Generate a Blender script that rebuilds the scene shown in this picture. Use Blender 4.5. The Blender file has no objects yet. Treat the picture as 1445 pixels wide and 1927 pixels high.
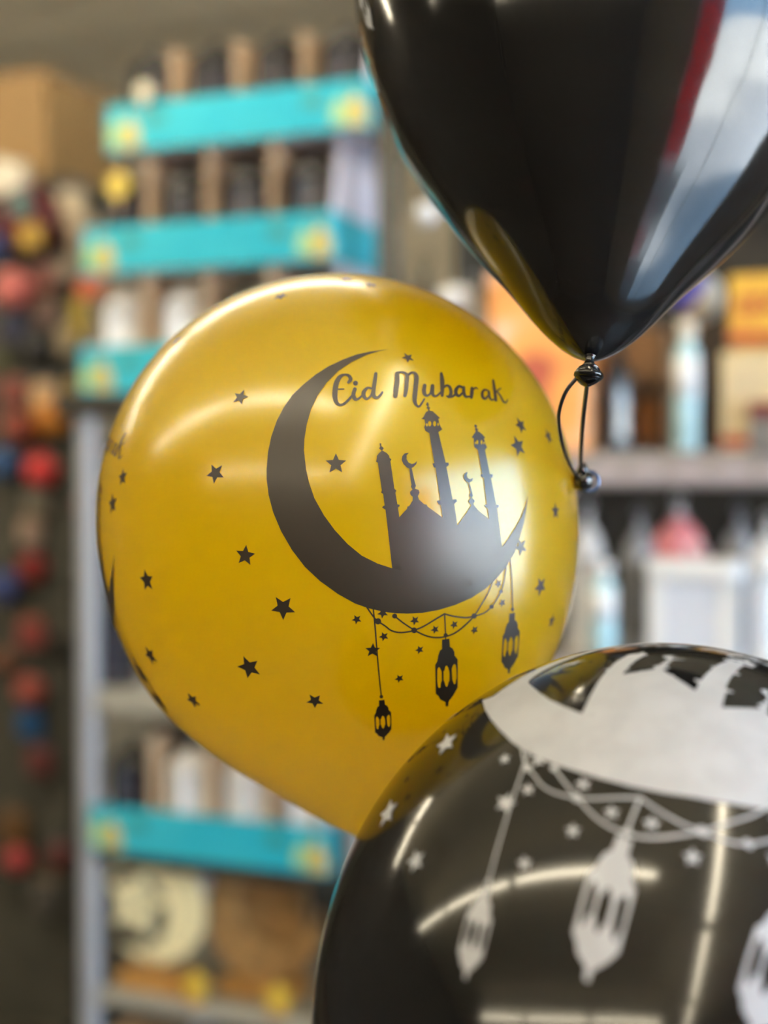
import bpy, math, random
import numpy as np
from mathutils import Vector, Matrix
from mathutils.geometry import delaunay_2d_cdt

random.seed(7)
SC = bpy.context.scene
COL = SC.collection

# ------------------------------------------------------------------ camera
FPX, CX, CY = 2676.4, 722.5, 963.5            # focal length and centre in photo pixels (1445 x 1927)
CAM_H, PITCH = 1.5, math.radians(1.5)
cam_d = bpy.data.cameras.new('camera')
cam = bpy.data.objects.new('camera', cam_d)
COL.objects.link(cam)
cam.location = (0, 0, CAM_H)
cam.rotation_euler = (math.pi / 2 - PITCH, 0, 0)
cam_d.sensor_fit = 'VERTICAL'
cam_d.sensor_height = 36.0
cam_d.lens = 50.0
cam_d.clip_start = 0.02
cam_d.dof.use_dof = True
cam_d.dof.focus_distance = 0.69
cam_d.dof.aperture_fstop = 2.9
SC.camera = cam

# ------------------------------------------------------------------ world, exposure
W = bpy.data.worlds.new('blue_sky')
SC.world = W
W.use_nodes = True
bg = W.node_tree.nodes['Background']
bg.inputs[0].default_value = (0.40, 0.67, 1.0, 1)
bg.inputs[1].default_value = 9.0
sun_d = bpy.data.lights.new('sun', 'SUN')          # stands behind the shop and lights the street outside its window
sun_d.energy = 62.0
sun_d.color = (1.0, .95, .87)
sun_d.angle = .009
sun = bpy.data.objects.new('sun', sun_d)
COL.objects.link(sun)
sun.location = (-6, 3, 8)
sun.rotation_euler = (0, math.radians(-42), math.radians(-12))
SC.view_settings.view_transform = 'Standard'
SC.view_settings.look = 'None'
SC.view_settings.gamma = 1.0
SC.view_settings.use_curve_mapping = False
SC.view_settings.exposure = 0.85
SC.cycles.use_denoising = True
SC.cycles.max_bounces = 8
SC.cycles.sample_clamp_indirect = 6.0
TUBE_STRENGTH = 36.0

FWD = Vector((0, math.cos(PITCH), -math.sin(PITCH)))
UPV = Vector((0, math.sin(PITCH), math.cos(PITCH)))


def cw(p):
    """camera space (right, forward, up) -> world"""
    return Vector((p[0], 0, CAM_H)) + FWD * p[1] + UPV * p[2]


ROOM = math.radians(-22.0)                     # the shop is turned against the view
RU = Vector((math.cos(ROOM), math.sin(ROOM), 0))
RV = Vector((-math.sin(ROOM), math.cos(ROOM), 0))


def rm(u, v, z=0.0):
    return RU * u + RV * v + Vector((0, 0, z))


def u_at(px, v):
    """room u of the point in the vertical plane 'v' lying in photo column px"""
    a = (px - CX) / FPX
    t = v / (a * RV.x + RV.y)
    return t * (a * RU.x + RU.y)


def z_at(px, py, v):
    """height of the point in the plane 'v' seen at photo pixel px, py"""
    a = (px - CX) / FPX
    t = v / (a * RV.x + RV.y)
    return CAM_H + (893.4 - py) / FPX * t


# ------------------------------------------------------------------ materials
MATS = {}


def mat(name, rgb, rough=0.5, metal=0.0, spec=0.5, coat=0.0, coat_rough=0.05, noise=0.0, nscale=20.0,
        emit=None, estr=0.0, rgb2=None, trans=0.0, sheen=0.0):
    if name in MATS:
        return MATS[name]
    m = bpy.data.materials.new(name)
    m.use_nodes = True
    nt = m.node_tree
    b = nt.nodes['Principled BSDF']
    b.inputs['Base Color'].default_value = (*rgb, 1)
    b.inputs['Roughness'].default_value = rough
    b.inputs['Metallic'].default_value = metal
    b.inputs['Specular IOR Level'].default_value = spec
    b.inputs['Coat Weight'].default_value = coat
    b.inputs['Coat Roughness'].default_value = coat_rough
    b.inputs['Transmission Weight'].default_value = trans
    b.inputs['Sheen Weight'].default_value = sheen
    if emit:
        b.inputs['Emission Color'].default_value = (*emit, 1)
        b.inputs['Emission Strength'].default_value = estr
    if noise > 0 or rgb2:
        tc = nt.nodes.new('ShaderNodeTexCoord')
        n = nt.nodes.new('ShaderNodeTexNoise')
        n.inputs['Scale'].default_value = nscale
        n.inputs['Detail'].default_value = 3
        nt.links.new(tc.outputs['Object'], n.inputs['Vector'])
        r = nt.nodes.new('ShaderNodeValToRGB')
        c2 = rgb2 if rgb2 else tuple(max(0, c * (1 - noise)) for c in rgb)
        r.color_ramp.elements[0].position = 0.38
        r.color_ramp.elements[1].position = 0.62
        r.color_ramp.elements[0].color = (*c2, 1)
        r.color_ramp.elements[1].color = (*rgb, 1)
        nt.links.new(n.outputs['Fac'], r.inputs['Fac'])
        nt.links.new(r.outputs['Color'], b.inputs['Base Color'])
    MATS[name] = m
    return m


def glass_mat(name, tint, rough=0.03):
    """thin pane: clear with a fresnel gloss"""
    if name in MATS:
        return MATS[name]
    m = bpy.data.materials.new(name)
    m.use_nodes = True
    nt = m.node_tree
    nt.nodes.clear()
    o = nt.nodes.new('ShaderNodeOutputMaterial')
    t = nt.nodes.new('ShaderNodeBsdfTransparent')
    t.inputs[0].default_value = (*tint, 1)
    g = nt.nodes.new('ShaderNodeBsdfGlossy')
    g.inputs['Roughness'].default_value = rough
    f = nt.nodes.new('ShaderNodeFresnel')
    f.inputs[0].default_value = 1.45
    mx = nt.nodes.new('ShaderNodeMixShader')
    nt.links.new(f.outputs[0], mx.inputs[0])
    nt.links.new(t.outputs[0], mx.inputs[1])
    nt.links.new(g.outputs[0], mx.inputs[2])
    nt.links.new(mx.outputs[0], o.inputs[0])
    MATS[name] = m
    return m


def gold_latex():
    """pearly translucent rubber: diffuse and transmitted gold under a soft clear gloss"""
    m = bpy.data.materials.new('gold_pearl_latex')
    m.use_nodes = True
    nt = m.node_tree
    b = nt.nodes['Principled BSDF']
    o = nt.nodes['Material Output']
    b.inputs['Metallic'].default_value = 0.25
    b.inputs['Roughness'].default_value = 0.36
    b.inputs['Specular IOR Level'].default_value = 0.2
    tc = nt.nodes.new('ShaderNodeTexCoord')
    n = nt.nodes.new('ShaderNodeTexNoise')
    n.inputs['Scale'].default_value = 9.0
    n.inputs['Detail'].default_value = 2
    nt.links.new(tc.outputs['Object'], n.inputs['Vector'])
    r = nt.nodes.new('ShaderNodeValToRGB')
    r.color_ramp.elements[0].position = 0.3
    r.color_ramp.elements[1].position = 0.7
    r.color_ramp.elements[0].color = (0.31, 0.30, 0.001, 1)
    r.color_ramp.elements[1].color = (0.37, 0.36, 0.002, 1)
    nt.links.new(n.outputs['Fac'], r.inputs['Fac'])
    nt.links.new(r.outputs['Color'], b.inputs['Base Color'])
    t = nt.nodes.new('ShaderNodeBsdfTranslucent')
    t.inputs[0].default_value = (0.97, 0.685, 0.002, 1)
    mx = nt.nodes.new('ShaderNodeMixShader')
    mx.inputs[0].default_value = 0.68
    nt.links.new(b.outputs[0], mx.inputs[1])
    nt.links.new(t.outputs[0], mx.inputs[2])
    g = nt.nodes.new('ShaderNodeBsdfGlossy')
    g.inputs['Roughness'].default_value = 0.21
    f = nt.nodes.new('ShaderNodeFresnel')
    f.inputs['IOR'].default_value = 1.62
    ge = nt.nodes.new('ShaderNodeNewGeometry')
    inv = nt.nodes.new('ShaderNodeMath')
    inv.operation = 'SUBTRACT'
    inv.inputs[0].default_value = 1.0
    nt.links.new(ge.outputs['Backfacing'], inv.inputs[1])
    mu = nt.nodes.new('ShaderNodeMath')
    mu.operation = 'MULTIPLY'
    nt.links.new(f.outputs[0], mu.inputs[0])
    nt.links.new(inv.outputs[0], mu.inputs[1])
    m2 = nt.nodes.new('ShaderNodeMixShader')
    nt.links.new(mu.outputs[0], m2.inputs[0])
    nt.links.new(mx.outputs[0], m2.inputs[1])
    nt.links.new(g.outputs[0], m2.inputs[2])
    nt.links.new(m2.outputs[0], o.inputs['Surface'])
    return m


M_GOLD = gold_latex()
M_BLACK = mat('black_latex', (0.006, 0.006, 0.0065), rough=0.115, spec=0.38)
M_DARKPRINT = mat('dark_ink', (0.024, 0.018, 0.012), rough=0.38, spec=0.5)
M_WHITEPRINT = mat('white_ink', (0.33, 0.35, 0.40), rough=0.5, noise=0.10, nscale=70)
M_RIBBON = mat('black_ribbon', (0.008, 0.008, 0.008), rough=0.35)
M_BEAD = mat('black_bead_gloss', (0.010, 0.009, 0.008), rough=0.10, coat=0.5)

# ------------------------------------------------------------------ mesh helpers


class MB:
    def __init__(self):
        self.v, self.f = [], []

    def add(self, verts, faces):
        n = len(self.v)
        self.v += [tuple(p) for p in verts]
        self.f += [tuple(i + n for i in f) for f in faces]
        return self

    def box(self, x0, x1, y0, y1, z0, z1):
        v = [(x, y, z) for z in (z0, z1) for y in (y0, y1) for x in (x0, x1)]
        return self.add(v, [(0, 2, 3, 1), (4, 5, 7, 6), (0, 1, 5, 4), (2, 6, 7, 3), (0, 4, 6, 2), (1, 3, 7, 5)])

    def bbox(self, x0, x1, y0, y1, z0, z1, b):
        """box with chamfered vertical and horizontal edges (lathe-like stack of octagons)"""
        def ring(i, z):
            a, c = x0 + i, x1 - i
            d, e = y0 + i, y1 - i
            return [(a + b, d, z), (c - b, d, z), (c, d + b, z), (c, e - b, z), (c - b, e, z), (a + b, e, z), (a, e - b, z), (a, d + b, z)]
        rs = [ring(b, z0), ring(0, z0 + b), ring(0, z1 - b), ring(b, z1)]
        v = sum(rs, [])
        f = [tuple(range(7, -1, -1)), tuple(range(24, 32))]
        for k in range(3):
            for i in range(8):
                j = (i + 1) % 8
                f.append((k * 8 + i, k * 8 + j, k * 8 + 8 + j, k * 8 + 8 + i))
        return self.add(v, f)

    def lathe(self, prof, n=16, cx=0, cy=0, cz=0, rot=0.0, sx=1, sy=1):
        v, f = [], []
        for r, z in prof:
            for i in range(n):
                a = 2 * math.pi * i / n + rot
                v.append((cx + sx * r * math.cos(a), cy + sy * r * math.sin(a), cz + z))
        m = len(prof)
        for k in range(m - 1):
            for i in range(n):
                j = (i + 1) % n
                f.append((k * n + i, k * n + j, (k + 1) * n + j, (k + 1) * n + i))
        if prof[0][0] > 1e-6:
            f.append(tuple(range(n - 1, -1, -1)))
        if prof[-1][0] > 1e-6:
            f.append(tuple((m - 1) * n + i for i in range(n)))
        return self.add(v, f)

    def tube(self, pts, r, n=8, cap=True):
        pts = [Vector(p) for p in pts]
        rs = r if isinstance(r, (list, tuple)) else [r] * len(pts)
        v, f = [], []
        prev = None
        for i, p in enumerate(pts):
            t = (pts[min(i + 1, len(pts) - 1)] - pts[max(i - 1, 0)]).normalized()
            if prev is None:
                a = Vector((0, 0, 1)) if abs(t.z) < 0.9 else Vector((1, 0, 0))
                s = t.cross(a).normalized()
            else:
                s = (prev - t * prev.dot(t)).normalized()
            prev = s
            w = t.cross(s)
            for k in range(n):
                an = 2 * math.pi * k / n
                v.append(p + (s * math.cos(an) + w * math.sin(an)) * rs[i])
        for i in range(len(pts) - 1):
            for k in range(n):
                j = (k + 1) % n
                f.append((i * n + k, i * n + j, (i + 1) * n + j, (i + 1) * n + k))
        if cap:
            f.append(tuple(range(n - 1, -1, -1)))
            f.append(tuple((len(pts) - 1) * n + k for k in range(n)))
        return self.add(v, f)

    def torus(self, R, r, cx=0, cy=0, cz=0, n=20, k=8, axis='y'):
        v, f = [], []
        for i in range(n):
            a = 2 * math.pi * i / n
            for j in range(k):
                b = 2 * math.pi * j / k
                q = R + r * math.cos(b)
                x, y, z = q * math.cos(a), r * math.sin(b), q * math.sin(a)
                if axis == 'z':
                    y, z = z, y
                v.append((cx + x, cy + y, cz + z))
        for i in range(n):
            for j in range(k):
                a, b = (i + 1) % n, (j + 1) % k
                f.append((i * k + j, i * k + b, a * k + b, a * k + j))
        return self.add(v, f)

    def plate(self, pts, y0, y1):
        """polygon in x,z extruded from y0 to y1"""
        n = len(pts)
        v = [(p[0], y0, p[1]) for p in pts] + [(p[0], y1, p[1]) for p in pts]
        f = [tuple(range(n)), tuple(range(2 * n - 1, n - 1, -1))]
        for i in range(n):
            j = (i + 1) % n
            f.append((i, i + n, j + n, j))
        return self.add(v, f)

    def build(self, name, m, parent=None, smooth=False):
        me = bpy.data.meshes.new(name)
        me.from_pydata(self.v, [], self.f)
        me.update()
        if m:
            me.materials.append(m)
        if smooth:
            me.polygons.foreach_set('use_smooth', [True] * len(me.polygons))
        o = bpy.data.objects.new(name, me)
        COL.objects.link(o)
        if parent:
            o.parent = parent
        return o


def smooth_angle(o, deg=40):
    me = o.data
    me.polygons.foreach_set('use_smooth', [True] * len(me.polygons))
    try:
        me.set_sharp_from_angle(angle=math.radians(deg))
    except Exception:
        pass
    return o


def tag(o, label=None, cat=None, group=None, kind=None):
    if label:
        o['label'] = label
    if cat:
        o['category'] = cat
    if group:
        o['group'] = group
    if kind:
        o['kind'] = kind
    return o


def empty(name, loc, rz=0.0):
    o = bpy.data.objects.new(name, None)
    o.empty_display_size = 0.05
    COL.objects.link(o)
    o.location = loc
    o.rotation_euler = (0, 0, rz)
    return o


def copy_tree(o, parent=None):
    c = o.copy()
    COL.objects.link(c)
    c.parent = parent
    for ch in list(o.children):
        copy_tree(ch, c)
    return c


# ------------------------------------------------------------------ the room
U0, U1, V0, V1, HC = -4.4, 2.7, -4.2, 5.2, 2.85
M_CEIL = mat('ceiling_tile', (0.84, 0.75, 0.55), rough=0.9, noise=0.12, nscale=60)
M_GRID = mat('ceiling_grid', (0.68, 0.60, 0.44), rough=0.6)
M_WALL = mat('beige_wall', (0.58, 0.50, 0.36), rough=0.85, noise=0.08, nscale=8)
M_WALLD = mat('dark_slat_wall', (0.10, 0.085, 0.07), rough=0.7, noise=0.3, nscale=4)
M_FLOOR = mat('floor_tile', (0.13, 0.11, 0.09), rough=0.35, noise=0.15, nscale=5)
M_FRAME = mat('window_frame_paint', (0.35, 0.35, 0.36), rough=0.4)
M_PAVE = mat('pavement', (0.42, 0.42, 0.43), rough=0.9, noise=0.2, nscale=3)


def room_obj(mb, name, m, kind='structure'):
    o = mb.build(name, m)
    o.rotation_euler = (0, 0, ROOM)
    if kind:
        o['kind'] = kind
    return o


floor = room_obj(MB().box(U0, U1, V0, V1, -0.1, 0.0), 'floor', M_FLOOR)
ceiling = room_obj(MB().box(U0, U1, V0, V1, HC + 0.02, HC + 0.12), 'ceiling', M_GRID)
tile0 = None
nu, nv = int((U1 - U0) / 0.6), int((V1 - V0) / 0.6)
for i in range(nu):
    for j in range(nv):
        if tile0 is None:
            tile0 = MB().bbox(0.012, 0.588, 0.012, 0.588, HC, HC + 0.02, 0.004).build('ceiling_tile', M_CEIL, ceiling)
            t = tile0
        else:
            t = tile0.copy()
            COL.objects.link(t)
            t.parent = ceiling
        t.location = (U0 + 0.6 * i, V0 + 0.6 * j, 0)
room_obj(MB().box(U0 - 0.1, U0, V0 - 0.1, V1 + 0.1, 0, HC + 0.12), 'wall_left', M_WALLD)
room_obj(MB().box(U0, U1, V1, V1 + 0.1, 0, HC + 0.12), 'wall_back', M_WALL)
room_obj(MB().box(U0, U1, V0 - 0.1, V0, 0, HC + 0.12), 'wall_front', M_WALLD)
# glazed shop front on the right-hand wall
WA, WB, WZ0, WZ1 = -1.25, 2.35, 0.30, 2.55
wr = MB()
wr.box(U1, U1 + 0.12, V0 - 0.1, WA, 0, HC + 0.12)
wr.box(U1, U1 + 0.12, WB, V1 + 0.1, 0, HC + 0.12)
wr.box(U1, U1 + 0.12, WA, WB, 0, WZ0)
wr.box(U1, U1 + 0.12, WA, WB, WZ1, HC + 0.12)
room_obj(wr, 'wall_right', M_WALL)
NP = 2
M_PANE = glass_mat('shop_window_glass', (0.96, 0.98, 0.98))
for k in range(NP):
    a = WA + (WB - WA) * k / NP
    b = WA + (WB - WA) * (k + 1) / NP
    fr = MB()
    fr.box(U1 + 0.02, U1 + 0.1, a, a + 0.014, WZ0, WZ1)
    fr.box(U1 + 0.02, U1 + 0.1, b - 0.014, b, WZ0, WZ1)
    fr.box(U1 + 0.02, U1 + 0.1, a + 0.014, b - 0.014, WZ0, WZ0 + 0.05)
    fr.box(U1 + 0.02, U1 + 0.1, a + 0.014, b - 0.014, WZ1 - 0.05, WZ1)
    fo = room_obj(fr, 'window_%d' % (k + 1), M_FRAME)
    MB().box(U1 + 0.055, U1 + 0.061, a + 0.014, b - 0.014, WZ0 + 0.05, WZ1 - 0.05).build('pane', M_PANE, fo)
room_obj(MB().box(U1 + 0.12, U1 + 30, -30, 30, -0.12, -0.02), 'pavement_ground', M_PAVE)
room_obj(MB().box(U1 + 11, U1 + 11.2, -25, 25, -0.02, 2.5), 'wall_street', mat('white_street_wall', (.75, .74, .72), rough=.9, noise=.1, nscale=1))
# portal: guides sky samples through the real window opening
pl = bpy.data.lights.new('window_portal', 'AREA')
pl.shape = 'RECTANGLE'
pl.size, pl.size_y = WB - WA, WZ1 - WZ0
pl.cycles.is_portal = True
po = bpy.data.objects.new('window_portal', pl)
COL.objects.link(po)
pm = Matrix((RV.to_4d(), Vector((0, 0, 1, 0)), RU.to_4d())).to_3x3()
po.matrix_world = Matrix.Translation(rm(U1 + 0.14, (WA + WB) / 2, (WZ0 + WZ1) / 2)) @ Matrix(((RV.x, 0, RU.x, 0), (RV.y, 0, RU.y, 0), (0, 1, 0, 0), (0, 0, 0, 1)))

# fluorescent battens under the ceiling
M_HOUSE = mat('lamp_housing', (0.7, 0.7, 0.68), rough=0.4)
M_TUBE = mat('fluorescent_tube', (0.9, 0.85, 0.7), rough=0.4, emit=(1.0, 0.875, 0.64), estr=TUBE_STRENGTH)


DROP = .24                                     # the lamps hang a little below the ceiling


def batten(c, ang, label):
    o = empty('ceiling_lamp', c, ang)
    tag(o, label, 'lamp', 'fluorescent ceiling lamps')
    MB().box(-0.6, 0.6, -0.018, 0.018, -DROP, -DROP + .03).build('housing', M_HOUSE, o)
    t = MB()
    prof = [(0.0001, -0.585), (0.018, -0.58), (0.018, 0.58), (0.0001, 0.585)]
    v = MB().lathe(prof, 12)
    t.add([(p[2], p[1], p[0] - DROP - .019) for p in v.v], [tuple(reversed(f)) for f in v.f])
    t.build('tube', M_TUBE, o, True)
    for s in (-1, 1):
        MB().box(s * 0.6 - 0.012, s * 0.6 + 0.012, -0.022, 0.022, -DROP - .042, -DROP + .03).build('end_cap', M_HOUSE, o)
        MB().tube([(s * .45, 0, -DROP + .03), (s * .45, 0, 0)], .003, 6).build('hanging_rod', M_HOUSE, o)
    return o


for v, us, lb in ((1.75, (-3.7, -2.45, -1.2), 'fluorescent ceiling lamp in the row above the turquoise trays'),
                  (-0.15, (-3.0, -1.75, -0.5), 'fluorescent ceiling lamp in the row right above the viewer'),
                  (-2.4, (-2.2, -0.95, 0.3), 'fluorescent ceiling lamp in the row far behind the viewer')):
    for u in us:
        batten(rm(u, v, HC), ROOM, lb)
for u, v in ((.45, .14), (.89, -1.05), (1.33, -2.24)):
    batten(rm(u, v, HC), ROOM + math.atan2(-.94, .35), 'fluorescent ceiling lamp in the slanting row mirrored upright in the lower black balloon')

# ------------------------------------------------------------------ balloons


def make_rho(al, rh, sig):
    a = np.arange(0, 180.01, 0.25)
    r = np.interp(a, al, rh)
    k = np.arange(-60, 61) * 0.25
    w = np.exp(-0.5 * (k / sig) ** 2)
    w /= w.sum()
    ext = np.concatenate([r[60:0:-1], r, r[-2:-62:-1]])
    s = np.convolve(ext, w, 'valid')
    # keep the tip crisp
    f = np.clip(a / 9.0, 0, 1)
    w2 = np.exp(-0.5 * (k / 0.8) ** 2)
    w2 /= w2.sum()
    s2 = np.convolve(ext, w2, 'valid')
    return a, s * f + s2 * (1 - f)


class Balloon:
    def __init__(self, C, R, axis, al, rh, sig=4.0):
        self.C, self.R = np.array(C, float), R
        self.ax = np.array(axis, float)
        self.ax /= np.linalg.norm(self.ax)
        self.ta, self.tr = make_rho(al, rh, sig)

    def rho(self, cosdn):
        return np.interp(np.degrees(np.arccos(np.clip(cosdn, -1, 1))), self.ta, self.tr)

    def pt(self, u, off=0.0):
        u = np.asarray(u)
        return self.C + (self.R * self.rho(-(u @ self.ax)) + off)[..., None] * u

    def hit(self, px, py):
        d = np.array([(px - CX) / FPX, 1, (CY - py) / FPX])
        d /= np.linalg.norm(d)
        b = d @ self.C
        t = np.linspace(b - 1.5 * self.R, b + 1.5 * self.R, 500)
        P = t[:, None] * d - self.C
        l = np.linalg.norm(P, axis=1)
        g = l - self.R * self.rho(-(P @ self.ax) / l)
        i = np.where(g < 0)[0]
        if len(i) == 0:
            q = P[np.argmin(g)]
        else:
            i = i[0]
            w = g[i - 1] / (g[i - 1] - g[i])
            q = P[i - 1] * (1 - w) + P[i] * w
        return q / np.linalg.norm(q)

    def frame(self):
        z = self.ax
        x = np.cross(z, [0, 1, 0.0])
        x /= np.linalg.norm(x)
        return x, np.cross(z, x), z

    def body(self, root, m, nseg=128, nring=120, tip=1.2):
        x, y, z = self.frame()
        al = np.concatenate([[tip, tip + .6, tip + 1.4, tip + 2.5, tip + 4], np.linspace(tip + 6, 179.3, nring)])
        mb = MB()
        v, f = [], []
        base = cw(self.C)
        for a in np.radians(al):
            for k in range(nseg):
                th = 2 * math.pi * k / nseg
                u = -math.cos(a) * z + math.sin(a) * (math.cos(th) * x + math.sin(th) * y)
                r = self.R * np.interp(math.degrees(a), self.ta, self.tr)
                v.append(cw(self.C + r * u) - base)
        n = len(al)
        for i in range(n - 1):
            for k in range(nseg):
                j = (k + 1) % nseg
                f.append((i * nseg + k, i * nseg + j, (i + 1) * nseg + j, (i + 1) * nseg + k))
        f.append(tuple((n - 1) * nseg + k for k in range(nseg)))
        mb.add(v, f)
        return mb.build('body', m, root, True)

    def tip(self, tip=1.2):
        r = self.R * np.interp(tip, self.ta, self.tr)
        return self.C - self.ax * r * math.cos(math.radians(tip))


def rotv(v):
    v = np.array(v, float)
    a = np.linalg.norm(v)
    k = v / a
    K = np.array([[0, -k[2], k[1]], [k[2], 0, -k[0]], [-k[1], k[0], 0]])
    return np.eye(3) + math.sin(a) * K + (1 - math.cos(a)) * K @ K


PA = [0, 3, 12.5, 23, 35.5, 43, 51, 58, 66, 75, 85, 95, 180]
PR = [1.45, 1.37, 1.25, 1.17, 1.123, 1.105, 1.086, 1.060, 1.038, 1.015, 1.0, .995, .985]
GOLD = Balloon((-.02725, .838, .0005), .1405, (-.096, -.05, 1), PA, PR)
BX = [-1.1231780810637202, 0.3344296481381675, -0.7316693031496657]
MBK = rotv(BX)
LOWB = Balloon((.12596, .63689, -.20787), .15, MBK @ GOLD.ax, PA, [1.45, 1.37, 1.25, 1.165, 1.11, 1.085, 1.062, 1.042, 1.025, 1.01, 1.0, .992, .99])
TD, TT = .82, math.radians(26)                # depth of the top balloon and the tilt of its neck towards the viewer
TPROF = [(5, 24), (24, 64), (35, 80), (79, 127), (138, 179), (187, 230), (242, 285), (318, 349), (383, 401), (464, 449), (540, 480), (622, 505)]
TK = 1.2054
TA, TR = [0], [690 * TK / 515]
for d_, w_ in TPROF:
    z_, w_ = (690 - d_) * TK, w_ * (1 - .1754 * (690 - d_) / 690)
    TA.append(math.degrees(math.atan2(w_, z_)))
    TR.append(math.hypot(w_, z_) / 515)
TOPB = Balloon(((1149.3 - CX) / FPX * TD, TD, (CY - 11.85) / FPX * TD), 487 / FPX * TD, (.11472, math.sin(TT), math.cos(TT)), TA + [90, 180], TR + [1.0, 1.0], 3.0)

# ---- the print, traced on the gold balloon -------------------------------
CRES = [(731.3, 658.2), (695.9, 662.5), (671.7, 667.7), (645.7, 677.2), (618, 690.2), (593.8, 705.7), (571.3, 723.9), (550.6, 743.8), (534.1, 767.2),
        (521.1, 792.2), (510.8, 821.7), (504.7, 851.1), (502.1, 882.2), (502.1, 902.4), (505.9, 932.3), (514.3, 964.1), (529.2, 999.6), (549.8, 1035.1),
        (574.1, 1066.8), (602.1, 1093), (635.7, 1117.3), (667.5, 1135), (693.7, 1144.3), (723.6, 1151), (745, 1153.6), (766.4, 1154.2), (793.4, 1152.9),
        (824.6, 1147.3), (855.7, 1138), (886.8, 1124.5), (911.8, 1107.9), (930.4, 1091.3), (951.2, 1067.4), (967.8, 1038.3), (977.1, 1011.3),
        (984.4, 984.4), (988.6, 961.5), (992.3, 932.5),
        (986.5, 955.3), (979.2, 974), (967.8, 994.7), (955.3, 1013.4), (943.9, 1029), (925, 1048), (895, 1066), (860, 1078), (820, 1083), (780, 1079),
        (737.4, 1069), (710.5, 1060.3), (680.6, 1045.4), (654.4, 1023.9), (630.1, 997.7), (609.6, 969.7), (591.8, 937.9), (581.6, 908), (576, 883.7),
        (572.2, 847.6), (573, 826.9), (577.4, 799.2), (585.2, 771.5), (597.3, 745.5), (614.6, 721.3), (637.1, 698.8), (661.3, 682.4), (689, 669.4), (711.5, 662.1)]
MOSQ = [(737.5, 1069), (727.4, 979.4), (724.9, 959.4), (718.7, 955.1), (719.9, 953), (723.4, 951.3), (720.5, 929.5), (716.8, 927.1), (717.7, 924.6), (718, 922.1),
        (710.6, 871), (707.4, 869.1), (708.7, 863.5), (708.7, 858.5), (712.4, 853.6), (717.7, 848.6), (713, 844.2), (714.9, 841.1), (713.7, 834.9), (716.8, 834.3),
        (717.4, 839.9), (721.8, 843.6), (718.9, 848), (727.4, 852.9), (731.7, 857.9), (733, 862.3), (736.1, 864.8), (734.2, 868.5), (736.7, 884.7), (741.7, 919.6),
        (745.4, 923.3), (743.6, 927.1), (747.3, 948.9), (751.7, 950.1), (751, 953.2), (748.5, 955.1), (751, 973.1), (759.8, 963.2), (765.4, 957.6), (766, 953.5),
        (769.7, 952), (776, 942), (776, 935.2), (771.6, 930.8), (771, 925.8), (775.3, 921.4), (772.8, 915.8), (773.7, 912.1), (772.2, 903.4), (769.7, 882.2),
        (764.7, 879.7), (758.5, 873.5), (755.4, 866), (756.6, 858.5), (761, 853.6), (768.5, 852.6), (764.7, 857.3), (764.7, 864.8), (768.5, 871), (774.7, 873.5),
        (780.3, 871.6), (784, 867.9), (782.8, 873.5), (778.4, 878.5), (774.1, 881), (779.1, 903.4), (782.2, 914.6), (780.3, 919.6), (787.2, 922.1), (789, 927.1),
        (785.9, 933.9), (787.8, 940.1), (797.7, 948.9), (802.1, 949.5), (804, 953.2), (832, 973.8), (828.9, 951.3), (823.3, 947.6), (821.8, 942.6), (827.6, 941.4),
        (818.9, 881), (815.2, 879.1), (813.1, 872.9), (816.4, 871.6), (807.1, 815.6), (799.6, 811.2), (797.7, 805), (798, 803.2), (799.8, 798.6), (798, 790.2),
        (792.5, 788.7), (796, 785.7), (800.6, 776.5), (805.1, 773.5), (804.6, 771.2), (801.8, 768.2), (803.6, 765.9), (801, 762.1), (802.8, 757.5), (805.1, 758.3),
        (806.6, 762.1), (805.9, 765.1), (808.9, 768.2), (807.4, 771.2), (808.2, 773.2), (813.5, 774.3), (825.7, 785.7), (827.2, 787.5), (824.2, 788.7), (826.4, 798.6),
        (828, 802.4), (831.5, 808.5), (824.2, 813.8), (837.9, 870.9), (843.2, 870.9), (843.9, 875.5), (839.4, 879.3), (850.8, 940.2), (857.7, 939.5), (859.2, 943.3),
        (853.8, 948.6), (859.9, 988.1), (876.5, 965.7), (878.5, 962.6), (885.8, 951.1), (880.6, 943.9), (883.7, 938.3), (885.1, 936.4), (882.3, 932.6), (884.3, 926.5),
        (880.2, 908.2), (875.2, 905.2), (871.8, 899.1), (872.1, 893.8), (875.9, 889.2), (879.3, 888.9), (877.4, 893.8), (878.7, 899.1), (883.5, 902.2), (888.9, 899.9),
        (887.3, 905.2), (882.3, 908.2), (887.3, 926.5), (888.9, 932.6), (887.3, 937.2), (892.4, 942.5), (889.9, 947.8), (892, 952.2), (900.3, 961.5), (904.5, 964.6),
        (919, 976.5), (916.9, 957.4), (911.3, 953.2), (910.9, 950.9), (914.7, 949.3), (909.4, 899.9), (904.8, 897.6), (903.6, 893.8), (906.4, 892.3), (898, 846.6),
        (891.9, 842), (890.8, 837.4), (890.4, 825.3), (886.9, 823.7), (890.4, 817.7), (893.4, 813.8), (894.2, 811.6), (892.4, 808.5), (893.6, 806.2), (891.6, 801.7),
        (893.4, 798.9), (896.9, 801.7), (895.7, 805.5), (898.8, 808.5), (898, 811.9), (901.8, 813.8), (907.9, 819.2), (912.2, 824.2), (909.7, 825.6), (912.5, 835.9),
        (915.5, 842), (911.7, 847.3), (920.8, 892.3), (926.2, 893), (925.4, 898.4), (923.1, 899.9), (932.3, 950.1), (937.6, 950.1), (936.8, 954.7), (934.6, 956.3),
        (942.9, 1023.8), (943.9, 1029), (936, 1060), (890, 1100), (840, 1118), (780, 1118), (748, 1095)]
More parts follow.
